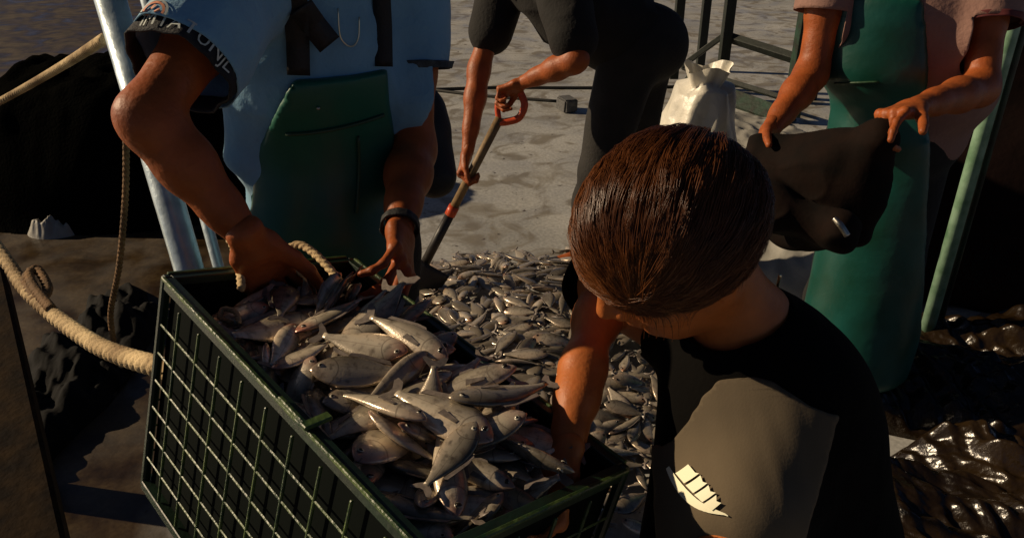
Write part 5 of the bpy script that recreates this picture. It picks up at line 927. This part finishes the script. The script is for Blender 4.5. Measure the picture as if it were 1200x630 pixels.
for k in (3, 7):
    q = lg2[k]; a_, b_ = Vector(q['a']), Vector(q['b'])
    sb = shape('shoe', [C(a_ + Vector((.03, 0, -.02)), b_, .042, .036, .02), C(a_, a_ + Vector((0, 0, .02)), .045, .045, .02)], .006, M['boot'], m2, clips=[((0, 0, .012), (0, 0, -1)), ((0, 0, .09), (0, 0, 1))])
    shape('sole', [C(a_ + Vector((.03, 0, -.03)), b_ - Vector((0, 0, .006)), .045, .04, .02)], .006, M['hem_cream'], sb, clips=[((0, 0, .002), (0, 0, -1)), ((0, 0, .013), (0, 0, 1))])
# shovel
tipp = at(496, 312, 3.12); sv_ = empty('shovel', tipp); tag(sv_, 'long shovel with orange-red D grip held by the stooping man', 'shovel')
top_ = at(586, 138, 2.9)
midp = top_.lerp(tipp, .62)
world_parent(tube([top_, midp], .017, 14), 'shaft', M['shovel_wood'], sv_); world_parent(tube([midp, tipp], .019, 14), 'socket', M['shovel_dark'], sv_)
mk = world_parent(tube([midp + (top_ - midp) * -.03, midp + (top_ - midp) * .07], .0215, 14), 'red_band', M['shovel_red'], sv_)
axs = (top_ - tipp).normalized(); sd = nrm(axs.cross(FW))
if sd.dot(RX) < 0: sd = -sd
D0 = top_; 
world_parent(tube([D0 - axs * .02, D0 + sd * .03 + axs * .0, D0 + sd * .062 + axs * .035, D0 + sd * .058 + axs * .085, D0 + sd * .02 + axs * .12], .014, 12), 'grip', M['shovel_red'], sv_)
world_parent(tube([D0 - axs * .01, D0 - sd * .03 + axs * .04, D0 - sd * .025 + axs * .10, D0 + sd * .02 + axs * .12], .011, 12), 'grip', M['shovel_red'], sv_)
def blade(a, b): 
    wd_ = .11 * (1 - .25 * b) ; x = (a - .5) * 2; return tipp + axs * .02 - axs * .26 * b * (1 - .1 * x * x) + sd * x * wd_ + FW * (.02 * x * x - .02)
o = world_parent(grid_mesh(12, 12, blade), 'blade', M['shovel_dark'], sv_); thick(o, .003)

# ---- man in the pink shirt at the right
p3 = Vector((1.12, 2.20, .92)); c3 = Vector((1.03, 2.20, 1.25)); r3, l3 = Vector((.85, 2.20, 1.41)), Vector((1.205, 2.13, 1.41)); n3 = Vector((1.02, 2.18, 1.48)); f3 = nrm((-.22, -.97, 0)); x3 = nrm(l3 - r3)
m3 = person('man in faded pink shirt and teal apron carrying a limp black sack', (1.06, 2.2, 0))
er3, wr3 = at(952, 85, 2.12), at(903, 152, 2.02); el3, wl3 = at(1150, 104, 1.99), at(1072, 126, 1.80)
TP3 = torso_prims(p3, c3, l3, r3, n3, 1, 1, 1, f3)
lg3 = leg_prims((1.05, 2.27, .88), (1.05, 2.25, .48), (1.03, 2.28, .08), (.96, 2.05, .04)) + leg_prims((1.21, 2.27, .88), (1.23, 2.25, .48), (1.26, 2.24, .08), (1.26, 2.07, .04))
h3r = hand_prims(wr3, at(886, 190, 1.98) - wr3, RX * .6 - FW * .3, 1, 1.0, (40, 60, 40), 4)
h3l = hand_prims(wl3, at(1026, 140, 1.72) - wl3, UP * -.9 + RX * -.25 + FW * -.1, 1, 1.08, None, 5, thumb=(10, 8), thumb_out=38, curls=[(18, 25, 15), (48, 70, 40), (55, 75, 45), (60, 75, 45)])
hd3 = n3 + Vector((-.03, -.05, .19))
body_mesh([(TP3 + lg3 + arm_prims(r3, er3, wr3) + arm_prims(l3, el3, wl3), .006), (head_prims(hd3, (-.2, -.9, -.45), x3) + [C(n3, hd3 - Vector((0, 0, .04)), .058, .056, .03)], .006), (h3r + h3l, .0038)], M['skin'], m3)
hair_cap(hd3, (-.2, -.9, -.45), x3, m3)
cf3 = l3.lerp(el3, .52); a3 = (el3 - l3).normalized(); cr3 = r3.lerp(er3, .5); b3_ = (er3 - r3).normalized()
P, Q = grow(TP3 + [C(l3, cf3 + a3 * .03, .068, .070, .03), C(r3, cr3 + b3_ * .03, .064, .066, .03), C(c3 + x3 * .06 + f3 * .05, p3 + x3 * .09 + f3 * .04 + Vector((0, 0, .14)), .10, .11, .05)], .007, .014)
P = relax(P, Q, 2); P = folds(P, Q, .006, 13, (.3, 0, 1), 15, .4)
kp = ~((beyond(P, cf3, a3) > 0) & (np.linalg.norm(P - np.array(cf3), axis=1) < .13) & ((P - np.array(c3)) @ np.array(x3) > .145)) & ~((beyond(P, cr3, b3_) > 0) & (np.linalg.norm(P - np.array(cr3), axis=1) < .13) & ((P - np.array(c3)) @ np.array(x3) < -.15)) & (P[:, 2] > .86)
kp &= np.linalg.norm(P - np.array(n3 + Vector((0, -.02, .04))), axis=1) > .085
P, Q = cutout(P, Q, kp); P = snap(P, Q, [('p', cf3, a3), ('p', cr3, b3_), ('s', n3 + Vector((0, -.02, .04)), .085)]); ts3 = world_parent(to_mesh('shirt', [(P, Q)]), 'shirt', M['pink_shirt'], m3); thick(ts3)
cme, _ = ring(cf3 - a3 * .010, cf3 + a3 * .006, .086, .086, seed=4, wob=.003); thick(world_parent(cme, 'cuff', M['cuff_red'], m3), .003)
AP3 = TP3[:3] + [C(c3 + f3 * .045 + Vector((0, 0, .03)), c3 + f3 * .05 - Vector((0, 0, .12)), .085, .095, .05, w=1.35, s=tuple(x3)), C(p3 + f3 * .03, p3 + f3 * .05 - Vector((.02, 0, .72)), .125, .12, .08, w=1.15, s=tuple(x3))]
ap3 = shape('apron', AP3, .008, M['apron_teal'], m3, off=.030, clips=[(c3 + f3 * .01, tuple(-f3)), ((0, 0, 1.31), (0, 0, 1)), (c3 + x3 * .035 + f3 * .1, tuple(x3 * .97 + Vector((0, 0, .22)))), (c3 - x3 * .165, tuple(-x3)), ((0, 0, .16), (0, 0, -1))], amp=.022, scale=9, axis=(.15, 0, 1), seed=12, rel=3, stretch=.22, fine=.002, fine_scale=30)
bv3 = bvh_of(ts3); strap([(1062, -20), (1064, 20), (1058, 60), (1062, 105), (1082, 150)], .022, parent=m3, bvx=bv3, lift=.012, dd=2.0)
bva = bvh_of(ap3); world_parent(tube([on(bva, x, y, .004, 2.0) for x, y in ((978, 98), (1005, 97), (1030, 96))], .003, 6, sub=4), 'seam', seam, m3)
shape('trousers', lg3[:3] + lg3[4:7] + [E(p3, (.17, .12, .13), None, .05)], .009, M['dark_cloth'], m3, off=.018, clips=[((0, 0, .95), (0, 0, 1))], amp=.004, scale=14, axis=(0, 0, 1), seed=1)
shape('boots', [lg3[2], lg3[3], lg3[6], lg3[7]], .008, M['boot'], m3, off=.02, clips=[((0, 0, .36), (0, 0, 1)), ((0, 0, .005), (0, 0, -1))])
# the limp sack he carries
ta, tb = at(892, 172, 1.97), at(1030, 158, 1.75); tm = (ta + tb) / 2; dn = Vector((0, 0, -1))
sk = shape('black_sack', [C(ta, tm + dn * .05, .022, .045, .04), C(tm + dn * .05, tb, .045, .020, .04), C(ta.lerp(tb, .12) + dn * .06, ta.lerp(tb, .25) + dn * .19, .045, .05, .05),
     C(ta.lerp(tb, .4) + dn * .08, ta.lerp(tb, .42) + dn * .20, .06, .055, .05), C(ta.lerp(tb, .7) + dn * .06, ta.lerp(tb, .62) + dn * .19, .055, .05, .05), C(tb + dn * .02, tb + dn * .24, .03, .035, .04), C(ta, at(868, 200, 1.95), .018, .012, .02),
     C(ta.lerp(tb, .5) + dn * .22, at(985, 270, 1.74), .05, .03, .05), C(ta + dn * .05, at(905, 250, 1.85), .03, .05, .05), C(ta.lerp(tb, .3) + dn * .13, ta.lerp(tb, .85) + dn * .14, .06, .05, .05), C(ta.lerp(tb, .55) + dn * .08, ta.lerp(tb, .9) + dn * .09, .05, .04, .05), C(at(905, 250, 1.85), at(985, 280, 1.76), .04, .03, .05)], .005, M['sack_black'], None, amp=.013, scale=30, axis=tuple(tb - ta), seed=31, stretch=.22, rel=2)
tag(sk, 'limp black sack gathered in both hands of the man in the pink shirt', 'sack')
world_parent(tube([at(978, 256, 1.70), at(985, 264, 1.69), at(993, 276, 1.69)], .007, 10), 'buckle', M['steel'], sk)

# ---- boy in the foreground
hc = at(786, 282, .945)
fb = nrm(RX * -.78 + UP * -.58 + FW * .10); lb = nrm(RX * .35 + UP * -.58 - FW * .75); fb, lb, ub = basis(fb, lb)
HS = 1.06
m4 = None
shr4, shl4 = at(712, 330, 1.20), at(905, 470, 1.04); elr4, wrr4 = at(684, 428, 1.05), at(660, 540, .955)
pel4 = Vector((.44, .84, .62)); ch4 = at(895, 475, 1.12); nk4 = at(876, 392, 1.06)
m4 = person('boy with glossy brown bowl-cut hair leaning over the crate of fish', (.50, .84, 0))
l4 = nrm(shl4 - shr4); u4 = nrm(ch4 - pel4); f4 = nrm(l4.cross(u4)); 
TP4 = torso_prims(pel4, ch4, shl4, shr4, nk4, .86, 1, 1, f4)
lg4 = leg_prims(pel4 + Vector((-.02, .07, -.03)), pel4 + Vector((-.08, .10, -.30)), (.48, .98, .06), (.36, 1.0, .035), .85) + leg_prims(pel4 + Vector((0, -.07, -.03)), pel4 + Vector((-.06, -.08, -.30)), (.52, .72, .06), (.40, .70, .035), .85)
ell4, wrl4 = at(865, 640, .92), at(790, 720, .88)
h4r = hand_prims(wrr4, at(638, 606, .925) - wrr4, RX * -.6 - FW * .4 , 1, .92, (25, 40, 30), 6, thumb_out=35)
h4l = hand_prims(wrl4, at(740, 760, .86) - wrl4, UP * .9, 1, .85, (30, 40, 30), 6)
body_mesh([(TP4 + lg4 + arm_prims(shr4, elr4, wrr4, .80, .82) + arm_prims(shl4, ell4, wrl4, .78), .005),
           (head_prims(hc, fb, lb, HS) + [C(hc - ub * .07 - fb * .02, nk4, .056, .060, .03), C(nk4, nk4 + (ch4 - nk4) * .4, .062, .075, .04), C(nk4, nk4.lerp(shl4, .6), .045, .04, .04)], .0034),
           (h4r + h4l, .003)], M['skin_boy'], m4)
# hair: a cap plus combed strands from the crown
def hl2w(v): return hc + (fb * v[0] + lb * v[1] + ub * v[2]) * HS
Rb = [tuple(fb), tuple(lb), tuple(ub)]
HC_ = (-.010, 0, .026); HR = (.106, .090, .098)
cp_, cq_ = grow([E(hl2w(HC_), [r_ * HS for r_ in HR], Rb, .02)], .004)
loc = (cp_ - np.array(hc)) @ np.array([fb, lb, ub]).T / HS
def hairline(q):   # q in head coords, True = hair
    f_, l_, u_ = q
    ear = abs(l_) > .05 and -.045 < f_ < .03
    lim = -.018 if ear else (.012 if f_ > .03 else -.085)
    if .03 >= f_ > -.0 and not ear: lim = .0
    return u_ > lim
kp = np.array([hairline(q) for q in loc]); cp_, cq_ = cutout(cp_, cq_, kp)
bm = bmesh.new()
rs = random.Random(4)
wq = UP * .74 + FW * .45 + RX * .42; wh = Vector((wq.dot(fb), wq.dot(lb), wq.dot(ub))).normalized()
def sphere_dir(d): return Vector((HC_[0] + HR[0] * d.x, HC_[1] + HR[1] * d.y, HC_[2] + HR[2] * d.z))
gdir = Vector((Vector((0, 0, -1)).dot(fb), Vector((0, 0, -1)).dot(lb), Vector((0, 0, -1)).dot(ub)))
HM = bpy.data.meshes.new('hair'); hv = []; hf = []
def flow(d_, dd_, ck=.0):
    tn = d_ * d_.dot(wh) - wh; tn = tn.normalized() if tn.length > .05 else wh.orthogonal().normalized()
    return (tn + wh.cross(d_) * (noise.noise(d_ * 5) * .35 + .12) + gdir * .22).normalized()
LK = []
for k in range(170):
    v_ = Vector((rs.gauss(0, 1), rs.gauss(0, 1), rs.gauss(0, 1))).normalized(); tn = flow(v_, v_); x_ = v_.copy(); path = []
    for j in range(9): path.append(x_.copy()); tn = (tn - x_ * tn.dot(x_)).normalized(); x_ = (x_ + tn * .11).normalized()
    LK.append((v_, path, rs.uniform(.0, .005), rs.uniform(.7, 1.15)))
for k in range(13000):
    z = rs.uniform(-.98, 1); th = rs.uniform(0, 6.283); rr_ = math.sqrt(max(0, 1 - z * z)); t1 = wh.orthogonal().normalized(); t2 = wh.cross(t1)
    d = (wh * z + (t1 * math.cos(th) + t2 * math.sin(th)) * rr_).normalized()
    if not hairline(sphere_dir(d) * 1.0) : continue
    ln = rs.uniform(.55, 1.0); tan = (d * d.dot(wh) - wh); tan = tan.normalized() if tan.length > .05 else Vector((rs.uniform(-1, 1), rs.uniform(-1, 1), 0)).normalized()
    clump = noise.noise(d * 5) * .35; tan = (tan + wh.cross(d) * (clump + .12) + gdir * .22).normalized()
    lk = max(LK, key=lambda q_: q_[0].dot(d)); ln *= lk[3]
    pts = []; dd = d.copy(); lift = rs.uniform(.0, .0035); wd_ = rs.uniform(.00035, .0008)
    free = 0; pw = None
    for j in range(12):
        t = min(1, j / 7)
        if free:
            gv_ = (dv_ * .75 + Vector((0, 0, -1)) * .35 * free).normalized(); pw = pw + gv_ * fs_; dv_ = gv_; pts.append((pw, nn)); free += 1
            if free > nf_: break
            continue
        q = sphere_dir(dd); nn = Vector((dd.x / HR[0], dd.y / HR[1], dd.z / HR[2])).normalized()
        hgt = .0015 + lk[2] * t + lift * math.sin(min(1, t * 1.3) * 1.8) + .004 * t * (noise.noise(dd * 9) + .3)
        pts.append((hl2w(q + nn * hgt), nn)); 
        tan = (tan - dd * tan.dot(dd)).normalized(); dd = (dd + tan * ln / 7).normalized(); dd = (dd + (lk[1][min(8, j + 1)] - dd) * (.10 * t) * (1 if (lk[1][min(8, j + 1)] - dd).length < .35 else 0)).normalized()
        lim_ = sphere_dir(dd)
        if lim_.z < (-.014 if dd.x > .35 else (-.03 if dd.x > -.25 else -.080)) : 
            if j > 0 and len(pts) > 1: free = 1; pw = pts[-1][0]; dv_ = (pts[-1][0] - pts[-2][0]).normalized(); fs_ = rs.uniform(.002, .0075) * (1.5 if dd.x > .2 else .8); nf_ = rs.randint(2, 4)
            else: break
    if len(pts) < 3: continue
    base = len(hv); n_ = len(pts)
    for j, (p, nn) in enumerate(pts):
        T_ = (pts[min(j + 1, n_ - 1)][0] - pts[max(j - 1, 0)][0]).normalized(); N_ = (fb * nn.x + lb * nn.y + ub * nn.z); S_ = T_.cross(N_).normalized(); ww = wd_ * (1.15 - .9 * (j / (n_ - 1)) ** 2)
        hv += [p + S_ * ww, p - S_ * ww, p + N_ * ww * .8]
    for j in range(n_ - 1):
        a = base + j * 3
        for e0, e1 in ((0, 2), (2, 1), (1, 0)): hf.append((a + e0, a + e1, a + 3 + e1, a + 3 + e0))
o_ = len(hv); hv += [Vector(p) for p in cp_]; hf += [tuple(int(i) + o_ for i in q) for q in cq_]
HM.from_pydata(hv, [], hf); smooth(HM)
hm = mat('hair_brown', (.16, .050, .010), .32, noise_s=9, c2=(.07, .022, .006), spec=.35)
world_parent(HM, 'hair', hm, m4)
# shirt
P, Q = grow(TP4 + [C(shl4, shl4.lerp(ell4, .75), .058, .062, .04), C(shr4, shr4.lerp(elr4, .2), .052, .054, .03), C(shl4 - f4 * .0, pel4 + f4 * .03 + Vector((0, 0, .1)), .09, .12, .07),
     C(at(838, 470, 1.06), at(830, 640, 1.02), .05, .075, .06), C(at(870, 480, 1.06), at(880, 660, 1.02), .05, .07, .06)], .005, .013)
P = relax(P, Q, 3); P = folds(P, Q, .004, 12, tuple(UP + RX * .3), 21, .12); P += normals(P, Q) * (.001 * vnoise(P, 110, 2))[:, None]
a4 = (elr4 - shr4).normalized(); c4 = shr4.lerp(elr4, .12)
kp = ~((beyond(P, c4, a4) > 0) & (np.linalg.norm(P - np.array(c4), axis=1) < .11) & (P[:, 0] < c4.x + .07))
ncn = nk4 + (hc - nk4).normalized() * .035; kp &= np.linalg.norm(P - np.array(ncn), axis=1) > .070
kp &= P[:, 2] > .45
P, Q = cutout(P, Q, kp); P = snap(P, Q, [('p', c4, a4), ('s', ncn, .070)]); ts4 = world_parent(to_mesh('t_shirt', [(P, Q)]), 't_shirt', M['boy_shade_cloth'], m4); thick(ts4, .002)
PG, QG = P + normals(P, Q) * .004, Q
def img(P_): 
    q_ = P_ - np.array(CAM); d_ = q_ @ np.array(FW); return 600 + FPX * (q_ @ np.array(RX)) / d_, 315 - FPX * (q_ @ np.array(UP)) / d_
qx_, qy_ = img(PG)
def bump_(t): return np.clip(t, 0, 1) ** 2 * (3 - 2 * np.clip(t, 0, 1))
g_top = (440 + 78 * bump_((850 - qx_) / 75) + 45 * bump_((qx_ - 880) / 110)) - qy_  # panel edges follow the sunlit area; the shade beyond is black cloth
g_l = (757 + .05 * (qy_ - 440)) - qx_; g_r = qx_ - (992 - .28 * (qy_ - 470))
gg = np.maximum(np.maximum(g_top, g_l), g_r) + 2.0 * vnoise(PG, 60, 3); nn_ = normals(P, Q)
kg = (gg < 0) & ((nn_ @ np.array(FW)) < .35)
PG, QG = cutout(PG, QG, kg); PG = snap(PG, QG, []); lit_panel = world_parent(to_mesh('apron', [(PG, QG)]), 'apron', M['boy_lit_cloth'], m4); thick(lit_panel, .003)  # not an apron: sunlit part of the shirt laid on as a brown panel
bv4 = bvh_of(lit_panel); bv5 = bvh_of(ts4)
# the back print: thick swoosh with block letters above it
po = on(bv4, 824, 574, 0, 1.0); pu = nrm(RX * .80 - UP * .60); pn_ = (CAM - po).normalized(); pv = pn_.cross(pu)
def sw(t): return (-.026 + .056 * t, -.002 - .015 * math.sin(min(1, t * 1.05) * math.pi * .9) * (1 - t * .3))
swoosh = []
for i in range(16):
    t0, t1_ = i / 16, (i + 1) / 16; x0, y0 = sw(t0); x1, y1 = sw(t1_); w0 = .006 * (math.sin(math.pi * min(1, t0 * .9 + .12)) ** .8) + .0006; w1 = .006 * (math.sin(math.pi * min(1, t1_ * .9 + .12)) ** .8) + .0006
    swoosh.append([(x0, y0 - w0), (x1, y1 - w1), (x1, y1 + w1 * .5), (x0, y0 + w0 * .5)])
decal('shirt_print', swoosh, po, pu, pv, bv4, M['print_yellow'], m4, .003, 2)
blocks = [[(-.024, -.004), (-.014, -.008), (-.010, .014), (-.013, .012), (-.022, .016)], [(-.012, -.009), (-.003, -.011), (.001, .010), (-.003, .008), (-.008, .013)], [(-.001, -.012), (.009, -.013), (.013, .007), (.008, .004), (.003, .009)], [(.011, -.014), (.022, -.014), (.024, .001), (.019, -.001), (.015, .005)]]
blocks = [[(x * .78, y * .86 + .001) for x, y in b_] for b_ in blocks]
decal('shirt_print', blocks, po, pu, pv, bv4, M['print_yellow'], m4, .0045, 2)
world_parent(tube([on(bv5, x, y, .002, 1.0) for x, y in ((914, 322), (908, 345), (897, 368), (884, 388))], .0022, 6, sub=5), 'neck_chain', M['chain'], m4)
shape('shorts', [lg4[0], lg4[4], E(pel4, (.13, .12, .11), None, .05)], .008, M['dark_cloth'], m4, off=.022, amp=.004, scale=14, axis=(0, 0, 1), seed=1)
for k in (3, 7):
    q = lg4[k]; a_, b_ = Vector(q['a']), Vector(q['b']); shape('sandal', [C(a_, b_, .036, .030, .02)], .006, M['boot'], m4, off=.003, clips=[((0, 0, .035), (0, 0, 1)), ((0, 0, .004), (0, 0, -1))])
bpy.context.view_layer.update()
